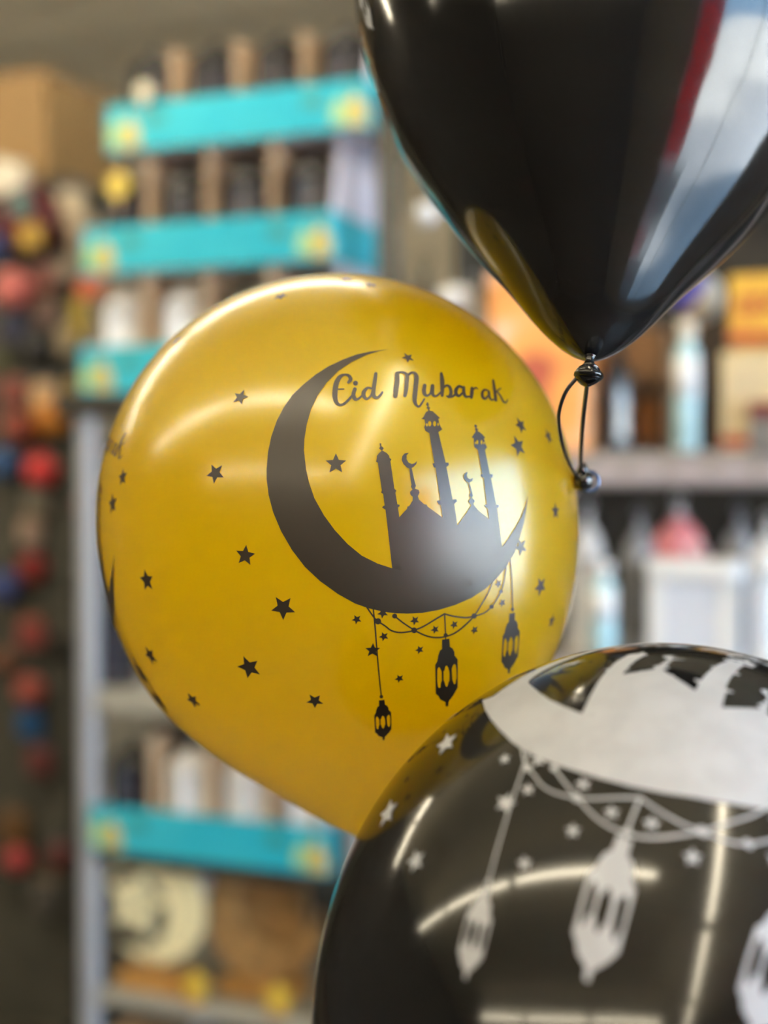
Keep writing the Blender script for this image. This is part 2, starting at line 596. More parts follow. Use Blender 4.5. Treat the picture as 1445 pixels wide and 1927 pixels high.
WIND = [(802.6, 800, 1.9, 2.8), (807.9, 797.8, 2.9, 5.1), (817.1, 797.8, 2.9, 5.1), (823.6, 799.2, 1.7, 2.9),
        (893.9, 834, 1.2, 2.4), (897.2, 832.6, 1.9, 4.1), (905.2, 832.6, 1.9, 4.1), (909.7, 834, 1.2, 2.4)]


def zz(lst, ox, oy, s):
    return [(x / s + ox, y / s + oy, w / s) for x, y, w in lst]


TXT = []
for st in [[(365, 645, 44), (398, 600, 62), (370, 545, 48), (310, 530, 36), (240, 560, 60), (190, 640, 78), (168, 740, 82), (162, 850, 80), (182, 940, 62), (232, 985, 42), (300, 968, 40), (370, 905, 40), (425, 840, 36)],
           [(215, 748, 20), (295, 746, 20)],
           [(472, 655, 74), (472, 660, 74)],
           [(462, 745, 58), (440, 830, 62), (465, 895, 56), (515, 893, 36), (575, 840, 30)],
           [(712, 735, 30), (650, 730, 40), (598, 790, 62), (596, 850, 62), (642, 895, 40), (702, 850, 34), (730, 790, 40)],
           [(778, 515, 52), (763, 620, 60), (745, 750, 62), (742, 840, 66), (790, 878, 44), (842, 845, 40), (876, 795, 34)],
           [(1098, 515, 66), (1098, 620, 74), (1082, 750, 76), (1072, 850, 68)],
           [(1105, 500, 40), (1165, 492, 32), (1215, 505, 40), (1246, 545, 60), (1242, 640, 64), (1232, 760, 62), (1216, 845, 52)],
           [(1255, 540, 40), (1315, 500, 36), (1365, 510, 48), (1390, 570, 70), (1380, 700, 72), (1365, 850, 72), (1365, 935, 60), (1395, 995, 40), (1430, 1008, 34), (1470, 960, 32), (1508, 895, 26)]]:
    TXT.append(zz(st, 610, 640, 8.028))
for st in [[(148, 692, 56), (138, 770, 62), (152, 825, 54), (192, 845, 36), (240, 800, 34), (266, 695, 54), (264, 780, 56), (275, 835, 46), (325, 850, 30), (392, 795, 34)],
           [(398, 512, 44), (412, 620, 66), (414, 740, 60), (412, 842, 44)],
           [(430, 725, 34), (485, 690, 36), (530, 725, 46), (545, 800, 50), (520, 858, 50), (482, 852, 26)],
           [(525, 862, 40), (570, 855, 36), (625, 815, 36)],
           [(728, 725, 36), (665, 704, 40), (620, 760, 56), (624, 820, 52), (665, 850, 38), (715, 808, 34)],
           [(738, 720, 44), (738, 800, 50), (765, 858, 40), (825, 858, 30)],
           [(862, 732, 46), (858, 800, 56), (852, 872, 46)],
           [(870, 768, 22), (912, 726, 26), (945, 740, 18)],
           [(1108, 770, 24), (1052, 757, 34), (1016, 800, 42), (1022, 866, 42), (1060, 892, 34), (1100, 850, 28)],
           [(1115, 790, 40), (1126, 868, 38), (1160, 910, 28), (1190, 900, 24)],
           [(1180, 612, 34), (1195, 720, 44), (1210, 830, 46), (1220, 915, 44)],
           [(1215, 792, 24), (1260, 757, 24), (1295, 735, 20)],
           [(1240, 785, 24), (1290, 850, 28), (1330, 928, 30), (1370, 950, 24), (1398, 905, 16)]]:
    TXT.append(zz(st, 780, 640, 8.028))

GARL = [[(690.5, 1142.7, 3), (702.6, 1160.2, 3), (711, 1168.6, 3), (724, 1177, 3), (736, 1186, 3), (751.4, 1189.6, 3), (766.6, 1188.4, 3), (778.8, 1185.4, 3), (797, 1177.8, 3), (819.9, 1164, 3), (835.9, 1154.6, 3)],
        [(742.2, 1158.7, 3), (757.4, 1170.9, 3), (775.7, 1183, 3), (789.4, 1190.7, 3), (804.6, 1196.8, 3), (819.9, 1199, 3), (836.6, 1197.5, 3), (854.9, 1190.7, 3), (873.2, 1177, 3), (891.2, 1158.6, 2.6), (905.7, 1135.7, 2.4), (917.9, 1114.4, 2.2), (926, 1095, 2)],
        [(835.9, 1154.6, 3), (850, 1158.5, 3), (871, 1161.5, 3), (885, 1160.5, 3), (910, 1153, 2.6), (923.9, 1141.3, 2.4), (932, 1130, 2.3), (941.8, 1112.6, 2.2), (947, 1095, 2), (951.5, 1068, 2)]]
NODES = [(711, 1168.6, 12), (742.2, 1158.7, 9.5), (778.8, 1185.4, 11), (891.2, 1158.6, 10), (923.9, 1141.3, 8), (941.8, 1112.6, 7)]
STRG = [[(702, 1143, 2.8), (706, 1185, 2.8), (709.5, 1230, 2.6), (714, 1280, 2.6), (717.5, 1312, 2.4)],
        [(836, 1155, 2.8), (838, 1202, 2.4)],
        [(959, 1050, 1.9), (962, 1090, 1.9), (963.5, 1150, 1.9)]]
KNOB = [(717.3, 1310, 7), (838, 1194.5, 8), (963.2, 1146, 6)]
LAN_O = [(465, 375), (620, 350), (632, 525), (690, 560), (730, 640), (730, 710), (800, 795), (800, 1390), (720, 1540), (605, 1690), (600, 1780), (565, 1800), (540, 1780), (540, 1700), (430, 1650), (390, 1570), (335, 1525), (320, 910), (365, 830), (385, 710), (420, 610), (465, 570)]
LAN_H = [[(405, 955), (435, 1000), (460, 1060), (465, 1250), (440, 1300), (430, 1390), (405, 1405), (380, 1370), (365, 1260), (365, 1050), (375, 985)],
         [(565, 925), (600, 970), (625, 1060), (625, 1240), (600, 1290), (580, 1360), (565, 1378), (540, 1350), (520, 1280), (497, 1230), (497, 1050), (520, 1020), (535, 950)],
         [(728, 890), (760, 920), (770, 1000), (775, 1180), (755, 1270), (745, 1320), (725, 1330), (705, 1280), (685, 1230), (672, 1000), (695, 930)]]


def lant_map(pts, top, bot, ws):
    out = []
    for x, y in pts:
        t = (y - 362) / (1800 - 362)
        xc = 545 + 25 * t
        out.append((top[0] + (bot[0] - top[0]) * t + (x - xc) / 11.335 * ws, top[1] + (bot[1] - top[1]) * t))
    return out


LANT = [((718.1, 1316.3), (721.5, 1391.8), .757), ((838.1, 1201.9), (840.3, 1328.8), 1.0), ((962.9, 1153.2), (956.2, 1266.7), .738)]
STARS = [(453, 748, 14, 15), (406, 891, 17, 185), (462, 1045, 17, 8), (533, 1143, 20, 183), (469, 1255, 20, -18), (592.5, 1318, 13.5, 183), (632, 873, 17, 0), (767, 674, 11, -22),
         (979, 801, 15, -18), (974, 840, 19, -14), (1031, 822, 15, -15), (1044, 962, 15, 0), (1016, 1103, 17, 183), (1037, 1168, 13, 0), (979, 1029, 15, 188),
         (671, 1165, 8, 188), (720, 1153, 9, 186), (722, 1197, 8, 190), (701, 1223, 12, 0), (780, 1167, 8, 185), (818, 1184, 7.5, 188), (854, 1175, 7.5, 188),
         (892, 1185, 7.5, 185), (789, 1222, 7.5, 190), (751, 1276, 7.5, 185), (937, 1098, 7.5, 185), (944, 1134, 7.5, 185)]
STARS_G = [(232, 898, 16, -10), (213, 948, 19, -10), (277, 1092, 19, -5), (284, 1233, 18, -20), (364, 1317, 15, -20), (652, 526, 14, 0), (697, 537, 14, 0), (528, 559, 14, 10),
           (406, 577, 14, 10), (333, 641, 14, 0)]


def catmull(p, n=4):
    if len(p) < 3:
        return p
    p = np.array(p)
    P = np.vstack([2 * p[0] - p[1], p, 2 * p[-1] - p[-2]])
    out = []
    for i in range(1, len(P) - 2):
        for k in range(n):
            t = k / n
            a, b, c, d = P[i - 1], P[i], P[i + 1], P[i + 2]
            out.append(tuple(.5 * (2 * b + (c - a) * t + (2 * a - 5 * b + 4 * c - d) * t * t + (3 * b - a - 3 * c + d) * t ** 3)))
    out.append(tuple(p[-1]))
    return out


def circ(x, y, rx, ry=None, n=14):
    ry = ry or rx
    return [(x + rx * math.cos(2 * math.pi * k / n), y + ry * math.sin(2 * math.pi * k / n)) for k in range(n)]


def stroke_polys(st, n=4):
    P = catmull(st, n)
    polys = []
    for a, b in zip(P[:-1], P[1:]):
        d = np.array([b[0] - a[0], b[1] - a[1]])
        l = np.linalg.norm(d)
        if l < 1e-6:
            continue
        nrm = np.array([-d[1], d[0]]) / l
        polys.append([(a[0] + nrm[0] * a[2] / 2, a[1] + nrm[1] * a[2] / 2), (b[0] + nrm[0] * b[2] / 2, b[1] + nrm[1] * b[2] / 2),
                      (b[0] - nrm[0] * b[2] / 2, b[1] - nrm[1] * b[2] / 2), (a[0] - nrm[0] * a[2] / 2, a[1] - nrm[1] * a[2] / 2)])
    for a in P:
        polys.append(circ(a[0], a[1], a[2] / 2, n=10))
    return polys


def triangulate(pos, neg=(), step=15.0):
    """union of outlines minus holes, triangulated with inner points so that it can bend over the balloon"""
    V, F = [], []
    for poly in list(pos) + list(neg):
        pl_ = []
        for k in range(len(poly)):
            a, b = poly[k], poly[(k + 1) % len(poly)]
            n = max(1, int(math.hypot(b[0] - a[0], b[1] - a[1]) / step))
            for q in range(n):
                pl_.append((a[0] + (b[0] - a[0]) * q / n, a[1] + (b[1] - a[1]) * q / n))
        ar = sum(pl_[i][0] * pl_[(i + 1) % len(pl_)][1] - pl_[(i + 1) % len(pl_)][0] * pl_[i][1] for i in range(len(pl_)))
        if ar > 0:
            pl_.reverse()                    # y runs down in the photo
        s = len(V)
        V += [Vector((x, -y)) for x, y in pl_]
        F.append(list(range(s, s + len(pl_))))
    xs = [p.x for p in V]
    ys = [p.y for p in V]
    x = min(xs) + step * .5
    while x < max(xs):
        y = min(ys) + step * .5
        while y < max(ys):
            V.append(Vector((x + .01, y + .013)))
            y += step
        x += step
    ov, oe, of, _, _, orig = delaunay_2d_cdt(V, [], F, 0, 1e-4, True)
    npos = len(pos)
    faces = [f for f, o in zip(of, orig) if any(i < npos for i in o) and not any(i >= npos for i in o)]
    used = sorted({i for f in faces for i in f})
    mp = {o: i for i, o in enumerate(used)}
    return [(ov[i].x, -ov[i].y) for i in used], [tuple(mp[i] for i in f) for f in faces]


def tangent_star(u, r, rot):
    """five-pointed star lying on the sphere of directions around u"""
    up = np.array([0, 0, 1.0])
    e2 = up - u * (u @ up)
    e2 /= np.linalg.norm(e2)
    e1 = np.cross(e2, u)
    e1 = -np.cross(u, e2) if e1 @ np.array([1, 0, 0]) < 0 and abs(u[0]) < .5 else e1
    pts = [u]
    for k in range(10):
        a = math.radians(rot + 36 * k)
        rr = r if k % 2 == 0 else r * .46
        p = u + (e1 * math.sin(a) + e2 * math.cos(a)) * rr
        pts.append(p / np.linalg.norm(p))
    return np.array(pts), [(0, 1 + (k + 1) % 10, 1 + k) for k in range(10)]


PIECES = []       # (part name, directions on the gold balloon, faces)


def piece(name, pos, neg=(), step=15.0):
    v, f = triangulate(pos, neg, step)
    PIECES.append((name, np.array([GOLD.hit(x, y) for x, y in v]), f))


piece('printed_crescent_and_mosque', [CRES, MOSQ], [circ(*w) for w in WIND])
piece('printed_lettering', sum((stroke_polys(s) for s in TXT), []), step=20)
piece('printed_garland', sum((stroke_polys(s, 3) for s in GARL), []) + [circ(x, y, d / 2) for x, y, d in NODES], step=20)
for k in range(3):
    top, bot, ws = LANT[k]
    piece('printed_lantern', [lant_map(LAN_O, top, bot, ws), circ(KNOB[k][0], KNOB[k][1], KNOB[k][2] / 2)] + stroke_polys(STRG[k], 3),
          [lant_map(h, top, bot, ws) for h in LAN_H], 20)
for x, y, r, rot in STARS:
    v, f = tangent_star(GOLD.hit(x, y), r / 447.0, rot)
    PIECES.append(('printed_star', v, f))


def put_print(bal, root, name, U, f, m):
    base = cw(bal.C)
    P = bal.pt(U, 0.0004)
    MB().add([cw(p) - base for p in P], f).build(name, m, root, True)


# ---- gold balloon ----------------------------------------------------------
M_LIP = mat('gold_rolled_rubber', (0.62, 0.36, 0.01), rough=0.35)
gold = empty('balloon', cw(GOLD.C))
tag(gold, 'gold pearl balloon printed with a dark crescent, mosque, lanterns and greeting', 'balloon', 'printed party balloons')
GOLD.body(gold, M_GOLD)
for n_, U_, f_ in PIECES:
    put_print(GOLD, gold, n_, U_, f_, M_DARKPRINT)
for x, y, r, rot in STARS_G:
    v, f = tangent_star(GOLD.hit(x, y), r / 447.0, rot)
    put_print(GOLD, gold, 'printed_star', v, f, M_DARKPRINT)
ax_p = np.array([-.144, -.06, 1.0])
ax_p /= np.linalg.norm(ax_p)
for ang in (-105.0, 128.0):                    # the same print repeats round the balloon
    Mr = rotv(ax_p * math.radians(ang))
    for n_, U_, f_ in PIECES[:6]:
        put_print(GOLD, gold, n_, U_ @ Mr.T, f_, M_DARKPRINT)


def knot(bal, root, m, r=0.0105, tip=1.2, squash=.72):
    """pinched neck and rolled knot below a balloon, along its axis"""
    base = cw(bal.C)
    t = bal.tip(tip)
    d = -bal.ax
    x, y, z = bal.frame()
    p0 = t - d * 0.002
    neck = [cw(p0 + d * s) - base for s in (0, .002, .004, .006, .009)]
    MB().tube(neck, [.0045, .0030, .0022, .0030, .0055], 14).build('neck', m, root, True)
    c = p0 + d * (.007 + r * squash)
    mb = MB()
    v, f = [], []
    n, k = 24, 12
    for i in range(k + 1):
        a = math.pi * i / k
        rr = r * math.sin(a) ** .85 if 0 < i < k else 0.0006
        h = -r * squash * math.cos(a)
        for j in range(n):
            th = 2 * math.pi * j / n
            wob = 1 + .10 * math.cos(2 * th + 3 * h / r) + .06 * math.sin(3 * th)
            v.append(cw(c + d * h + (x * math.cos(th) + y * math.sin(th)) * rr * wob) - base)
    for i in range(k):
        for j in range(n):
            q = (j + 1) % n
            f.append((i * n + j, i * n + q, (i + 1) * n + q, (i + 1) * n + j))
    mb.add(v, f).build('knot', m, root, True)
    ring = []
    for j in range(25):
        th = 2 * math.pi * j / 24
        ring.append(cw(c + d * r * .25 * math.sin(th) + (x * math.cos(th) + y * math.sin(th)) * r * .93) - base)
    MB().tube(ring, r * .28, 8, False).build('rolled_lip', m, root, True)
    return c + d * r * squash


gold_end = knot(GOLD, gold, M_LIP)

# ---- lower black balloon -----------------------------------------------------
KC = [((721, 1390), (876, 1838)), ((840, 1327), (1103, 1843)), ((835, 1155), (1203, 1503)), ((703, 1146), (993, 1419)), ((779, 1185), (1089, 1503)), ((891, 1160), (1322, 1566)),
      ((736, 1067), (1095, 1342)), ((573, 870), (1011, 1270)), ((503, 900), (918, 1321)), ((671, 1165), (952, 1428)), ((722, 1197), (995, 1486)), ((702, 1223), (952, 1512)),
      ((789, 1222), (1078, 1563)), ((751, 1276), (988, 1626)), ((780, 1167), (1096, 1476)), ((818, 1184), (1150, 1529)), ((854, 1175), (1225, 1551)), ((892, 1185), (1302, 1614)),
      ((592, 1318), (783, 1620)), ((469, 1255), (731, 1530)), ((533, 1143), (840, 1401)), ((462, 1045), (849, 1343)),
      ((945, 1240), (1397, 1856)), ((946, 1196), (1425, 1745)), ((751, 973), (1171, 1270)), ((832, 974), (1307, 1301)), ((860, 988), (1360, 1333))]
u0 = GOLD.hit(760, 1080)
e1 = np.cross([0, 0, 1.0], u0)
e1 /= np.linalg.norm(e1)
e2 = np.cross(u0, e1)


def logm(U):
    U = np.atleast_2d(U)
    c = np.clip(U @ u0, -1, 1)
    th = np.arccos(c)
    T = U - c[:, None] * u0
    l = np.maximum(np.linalg.norm(T, axis=1), 1e-9)
    return np.stack([T @ e1, T @ e2], 1) * (th / l)[:, None]


def expm(q):
    th = np.maximum(np.linalg.norm(q, axis=1), 1e-9)
    d = (q[:, :1] * e1 + q[:, 1:] * e2) / th[:, None]
    return np.cos(th)[:, None] * u0 + np.sin(th)[:, None] * d


S_ = np.vstack([logm(GOLD.hit(*p)) for p, q in KC])
D_ = np.vstack([logm(MBK.T @ LOWB.hit(*q)) for p, q in KC])


def tk(r):
    return np.where(r > 1e-9, r * r * np.log(np.maximum(r, 1e-9)), 0)


n_ = len(S_)
Kq = tk(np.linalg.norm(S_[:, None] - S_[None], axis=2)) + np.eye(n_) * 0.004
Pq = np.hstack([np.ones((n_, 1)), S_])
Lq = np.block([[Kq, Pq], [Pq.T, np.zeros((3, 3))]])
Wq = np.linalg.solve(Lq, np.vstack([D_, np.zeros((3, 2))]))


def warp(U):
    q = logm(U)
    K2 = tk(np.linalg.norm(q[:, None] - S_[None], axis=2))
    return expm(K2 @ Wq[:n_] + np.hstack([np.ones((len(q), 1)), q]) @ Wq[n_:]) @ MBK.T


lowb = empty('balloon', cw(LOWB.C))
tag(lowb, 'black balloon at the lower right with a large white crescent and lantern print', 'balloon', 'printed party balloons')
LOWB.body(lowb, M_BLACK, 160, 150)
for n_p, U_, f_ in PIECES:
    put_print(LOWB, lowb, n_p, warp(U_), f_, M_WHITEPRINT)
low_end = knot(LOWB, lowb, M_BLACK)

# ---- upper black balloon -----------------------------------------------------
topb = empty('balloon', cw(TOPB.C))
tag(topb, 'black balloon at the top right, plain side showing, knot hanging down', 'balloon', 'printed party balloons')
TOPB.body(topb, M_BLACK, 160, 150, tip=.5)
top_end = knot(TOPB, topb, M_BLACK, r=.0062, tip=.5, squash=.85)
# its print is turned away: only a lantern tip shows at the left rim
fr_g, fr_t = np.array(GOLD.frame()), np.array(TOPB.frame())
src = GOLD.hit(840, 1320)
dst = TOPB.hit(701, 50)
ls, ld = fr_g @ src, fr_t @ dst
a_s, a_d = math.atan2(ls[1], ls[0]), math.atan2(ld[1], ld[0])
Rz = np.array([[math.cos(a_d - a_s), -math.sin(a_d - a_s), 0], [math.sin(a_d - a_s), math.cos(a_d - a_s), 0], [0, 0, 1]])
MT = fr_t.T @ Rz @ fr_g
lat = math.acos(-ls[2]) - math.acos(-ld[2])
side = np.cross(dst, TOPB.ax)
side /= np.linalg.norm(side)
best = min((rotv(side * s * lat) for s in (1, -1) if abs(lat) > 1e-6), key=lambda m: np.linalg.norm(m @ (MT @ src) - dst))
MT = best @ MT
for n_p, U_, f_ in PIECES:
    put_print(TOPB, topb, n_p, U_ @ MT.T, f_, M_WHITEPRINT)


# ---- ribbons ------------------------------------------------------------------
def pxd(px, py, d):
    return np.array([(px - CX) / FPX * d, d, (CY - py) / FPX * d])


def ribbon(name, pts, r, label, taper=None):
    P = [tuple(cw(p)) for p in pts]
    P = catmull(P, 6)
    b = Vector(P[0])
    return tag(MB().tube([Vector(p) - b for p in P], r, 8).build(name, M_RIBBON, None, True), label, 'ribbon', 'balloon ribbons'), b


o, b = ribbon('balloon_ribbon', [top_end - np.array([0, 0, -.004]), pxd(1100, 760, .730), pxd(1096, 800, .745), pxd(1093, 850, .77), pxd(1093, 888, .797)], .0011,
              'short black ribbon hanging from the knot of the top black balloon')
o.location = b
o, b = ribbon('balloon_ribbon', [pxd(1090, 706, .714), pxd(1066, 735, .716), pxd(1053, 770, .722), pxd(1052, 800, .732), pxd(1059, 840, .745), pxd(1072, 875, .770), pxd(1088, 900, .797)], .0010,
              'thin black ribbon curving left from the knot along the gold balloon')
o.location = b
bc = pxd(1096, 904, .80)
bead = empty('ribbon_clip', cw(bc))
tag(bead, 'small glossy black ribbon clip beside the right edge of the gold balloon', 'clip')
MB().lathe([(.0001, -.0056), (.0035, -.0052), (.0056, -.003), (.0062, 0), (.0056, .003), (.0035, .0052), (.0001, .0058)], 20).build('clip_ball', M_BEAD, bead, True)
MB().lathe([(.0030, .004), (.0034, .0056), (.0026, .0080), (.0016, .0100), (.0001, .0102)], 14).build('clip_neck', M_BEAD, bead, True)
MB().torus(.0055, .0012, 0.0035, 0, -.0005, 18, 8).build('clip_ring', mat('clip_steel', (.10, .14, .24), rough=.2, metal=.5), bead, True)
o, b = ribbon('balloon_ribbon', [pxd(1095, 908, .805), pxd(1090, 915, .85), pxd(1062, 1000, .95), pxd(1000, 1150, 1.01), pxd(900, 1380, 1.03), pxd(790, 1560, .97), gold_end + np.array([.004, .006, -.002])], .0011,
              'black ribbon running behind the gold balloon down to its knot')
o.location = b

# ------------------------------------------------------------------ shelving on the left
ZR = CAM_H
SV = 2.05                                        # front plane of the shelving
M_POST = mat('grey_painted_steel', (0.36, 0.37, 0.40), rough=0.38, metal=0.2)
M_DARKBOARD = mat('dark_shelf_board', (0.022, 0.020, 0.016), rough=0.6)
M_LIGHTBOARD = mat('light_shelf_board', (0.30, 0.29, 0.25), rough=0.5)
ul = u_at(157, SV)                               # left front post
A_L, A_R = ul - .018, -.86
DEP = .42


def room_empty(name, u, v, z):
    return empty(name, rm(u, v, z), ROOM)


shelfA = room_empty('shelf_unit', A_L, SV, 0)
tag(shelfA, 'grey steel shelf unit holding the turquoise lantern trays', 'shelf')
WA_ = A_R - A_L
for x, y in ((0, 0), (WA_ - .036, 0), (0, DEP - .036), (WA_ - .036, DEP - .036)):
    MB().bbox(x + .003, x + .033, y, y + .030, 0, ZR + .100, .004).build('post', M_POST, shelfA)
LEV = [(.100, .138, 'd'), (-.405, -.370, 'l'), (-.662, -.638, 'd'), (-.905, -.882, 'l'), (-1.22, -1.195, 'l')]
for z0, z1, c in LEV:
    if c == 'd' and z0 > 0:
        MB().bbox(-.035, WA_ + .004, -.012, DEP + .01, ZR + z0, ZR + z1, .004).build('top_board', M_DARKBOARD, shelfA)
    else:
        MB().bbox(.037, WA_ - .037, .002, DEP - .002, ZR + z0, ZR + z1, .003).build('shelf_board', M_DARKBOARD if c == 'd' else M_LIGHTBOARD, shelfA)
MB().box(.0, WA_, DEP + .001, DEP + .006, .05, ZR + .095).build('back_panel', mat('shelf_back_panel', (.05, .047, .04), rough=.8), shelfA)

# ---- lanterns --------------------------------------------------------------------


def lantern_mats(kind):
    if kind == 'black':
        return (mat('black_lantern_plastic', (.012, .012, .014), rough=.3), mat('smoked_lantern_pane', (.03, .03, .045), rough=.12, coat=.3))
    if kind == 'white':
        return (mat('white_lantern_plastic', (.80, .80, .80), rough=.4), mat('frosted_lantern_pane', (.72, .74, .78), rough=.3))
    if kind == 'grey':
        return (mat('grey_lantern_metal', (.30, .31, .34), rough=.35), mat('grey_lantern_pane', (.16, .16, .17), rough=.2))
    if kind == 'brown':
        return (mat('brown_lantern_metal', (.055, .028, .015), rough=.4), mat('amber_lantern_pane', (.25, .09, .02), rough=.2))
    if kind == 'pink':
        return (mat('white_lantern_plastic', (.80, .80, .80), rough=.4), mat('pale_pink_pane', (.75, .55, .58), rough=.3))
    if kind == 'bronze':
        return (mat('bronze_lantern_metal', (.10, .085, .05), rough=.4, metal=.3), mat('olive_lantern_pane', (.16, .14, .09), rough=.25))


def lantern(kind, H, w, wall, label, cat='lantern', group=None, n=6, square=False, roofmat=None, name='lantern'):
    """hexagonal (or square) table lantern: plinth, posts, panes, domed roof, finial and ring"""
    m, mp = lantern_mats(kind)
    rmx = roofmat or m
    if square:
        n = 4
    o = empty(name, (0, 0, 0))
    tag(o, label, cat, group)
    R = w / 2
    rot = math.pi / n
    MB().lathe([(R * .98, 0), (R, .02 * H), (R * .98, .055 * H), (R * .86, .07 * H), (R * .84, .10 * H), (R * .90, .105 * H), (R * .90, .125 * H)], n, rot=rot).build('base', m, o)
    b0, b1, rk = .125 * H, wall * H, (.98 - wall) / .38
    for k in range(n):
        a = 2 * math.pi * k / n + rot
        c, s = math.cos(a), math.sin(a)
        pr = R * .84
        MB().tube([(pr * c, pr * s, b0 - .002 * H), (pr * c, pr * s, b1 + .002 * H)], w * .055, 5).build('post', m, o)
        a2 = 2 * math.pi * (k + 1) / n + rot
        c2, s2 = math.cos(a2), math.sin(a2)
        q = R * .80
        p, p2 = Vector((q * c, q * s, 0)), Vector((q * c2, q * s2, 0))
        nn = ((p + p2) / 2).normalized() * w * .015
        pts = []
        for t, hh in ((.08, .0), (.92, .0), (.92, .74), (.80, .88), (.5, 1.0), (.20, .88), (.08, .74)):
            x = p.lerp(p2, t)
            pts.append((x.x, x.y, b0 + (b1 - b0) * hh))
        vs = [(x - nn.x, y - nn.y, z) for x, y, z in pts] + [(x + nn.x, y + nn.y, z) for x, y, z in pts]
        L = len(pts)
        fs = [tuple(range(L - 1, -1, -1)), tuple(range(L, 2 * L))] + [(i, (i + 1) % L, (i + 1) % L + L, i + L) for i in range(L)]
        MB().add(vs, fs).build('pane', mp, o)
    h_ = H * rk
    MB().lathe([(R * .93, b1), (R * 1.0, b1 + .015 * h_), (R * 1.0, b1 + .035 * h_), (R * .88, b1 + .05 * h_), (R * .82, b1 + .10 * h_), (R * .64, b1 + .17 * h_), (R * .36, b1 + .225 * h_), (R * .20, b1 + .245 * h_), (R * .20, b1 + .27 * h_)], n, rot=rot).build('roof', rmx, o)
    f0 = b1 + .27 * h_
    MB().lathe([(R * .24, f0), (R * .24, f0 + .01 * h_), (R * .12, f0 + .02 * h_), (R * .17, f0 + .035 * h_), (R * .08, f0 + .055 * h_), (R * .04, f0 + .075 * h_)], 10).build('finial', m, o, True)
    rr = (H - f0 - .06 * h_) / 2
    if rr > .002:
        MB().torus(rr * .9, rr * .17, 0, 0, f0 + .065 * h_ + rr, 16, 6).build('ring', m, o, True)
    return o


LPROTO = {}


def place_lantern(key, args, u, v, z, rz, label, group=None, **kw):
    if key not in LPROTO:
        o = LPROTO[key] = lantern(*args, label, group=group, **kw)
    else:
        o = copy_tree(LPROTO[key])
        tag(o, label)
        if group:
            o['group'] = group
    o.location = rm(u, v, z)
    o.rotation_euler = (0, 0, ROOM + rz)
    return o


# ---- turquoise display trays --------------------------------------------------------
M_TEAL = mat('turquoise_card', (0.018, 0.35, 0.48), rough=0.5, spec=.2, rgb2=(.040, .43, .54), nscale=4)
M_TEALSIDE = mat('turquoise_card_side', (0.05, 0.42, 0.52), rough=0.45)
M_LAV = mat('white_card', (0.78, 0.73, 0.80), rough=0.6)
M_KRAFT = mat('kraft_card', (0.50, 0.335, 0.195), rough=0.75, noise=.12, nscale=30)
M_PYEL = mat('print_yellow', (0.56, 0.40, 0.10), rough=.5, rgb2=(.42, .42, .16), nscale=60)
M_PGRN = mat('print_palm_green', (0.03, 0.22, 0.20), rough=.5)
M_PLIME = mat('print_lime', (0.34, 0.56, 0.26), rough=.5)


def palm_poly(x, z, s):
    pts = []
    for k in range(14):
        a = math.pi * (-.15 + 1.3 * k / 13)
        r = s * (1.0 if k % 2 == 0 else .45)
        pts.append((x + r * math.cos(a), z + r * math.sin(a) * .8))
    return pts


def lan_poly(x, z, h):
    w = h * .36
    return [(x - w * .7, z), (x + w * .7, z), (x + w, z + h * .12), (x + w * .85, z + h * .5), (x + w * .5, z + h * .72), (x + w * .12, z + h * .85), (x, z + h),
            (x - w * .12, z + h * .85), (x - w * .5, z + h * .72), (x - w * .85, z + h * .5), (x - w, z + h * .12)]


def tray(u, z, L, label, bh, H=.198, D=.20, lip=.076, name='display_tray'):
    o = room_empty(name, u, SV - .004, z)
    tag(o, label, 'tray', 'turquoise card trays of lanterns')
    t = .003
    MB().box(t, L - t, t, D - t, 0, t).build('bottom_board', M_LAV, o)
    fl = MB().box(0, L, 0, t, 0, lip).build('front_lip', M_TEAL, o)
    for s in (0, 1):
        cx = .032 if s == 0 else L - .032
        MB().plate(lan_poly(cx + .012, .004, .058), -.0004, -.00005).build('printed_lantern', M_PYEL, fl)
        MB().plate(lan_poly(cx - .014, .010, .046), -.0004, -.00005).build('printed_lantern', M_PLIME, fl)
        MB().plate(palm_poly(cx + (.062 if s == 0 else -.062), .046, .027), -.0004, -.00005).build('printed_palm', M_PGRN, fl)
        MB().plate(palm_poly(cx - .004 if s == 0 else cx + .004, .064, .011), -.0004, -.00005).build('printed_palm', M_PGRN, fl)
    MB().box(0, L, D - t, D, 0, bh).build('back_board', mat('shaded_inner_kraft', (.06, .045, .035), rough=.8) if bh > .1 else M_KRAFT, o)  # tall boards are kraft with the shade inside the tray put into the colour
    for s in (0, 1):
        x0 = 0 if s == 0 else L - t
        hb = H if s else lip + .01
        v = [(x0, t, 0), (x0, D - t, 0), (x0, D - t, hb), (x0, D * .16, hb), (x0, t, lip)]
        v2 = [(x0 + t, y, zz_) for _, y, zz_ in v]
        fs = [(0, 1, 2, 3, 4), (9, 8, 7, 6, 5)] + [(i, i + 5, (i + 1) % 5 + 5, (i + 1) % 5) for i in range(5)]
        sb = MB().add(v + v2, fs).build('side_board', M_LAV, o)
        xs = x0 - .0004 if s == 0 else x0 + t + .00005
        MB().box(xs, xs + .00035, t, D - t, 0, lip).build('turquoise_band', M_TEALSIDE, sb)
    for k in (1, 2, 3):
        x = L * k / 4
        MB().box(x - t / 2, x + t / 2, .012, .088, t, (H if bh > .1 else .166) - .001).build('divider', M_KRAFT, o)
    return o


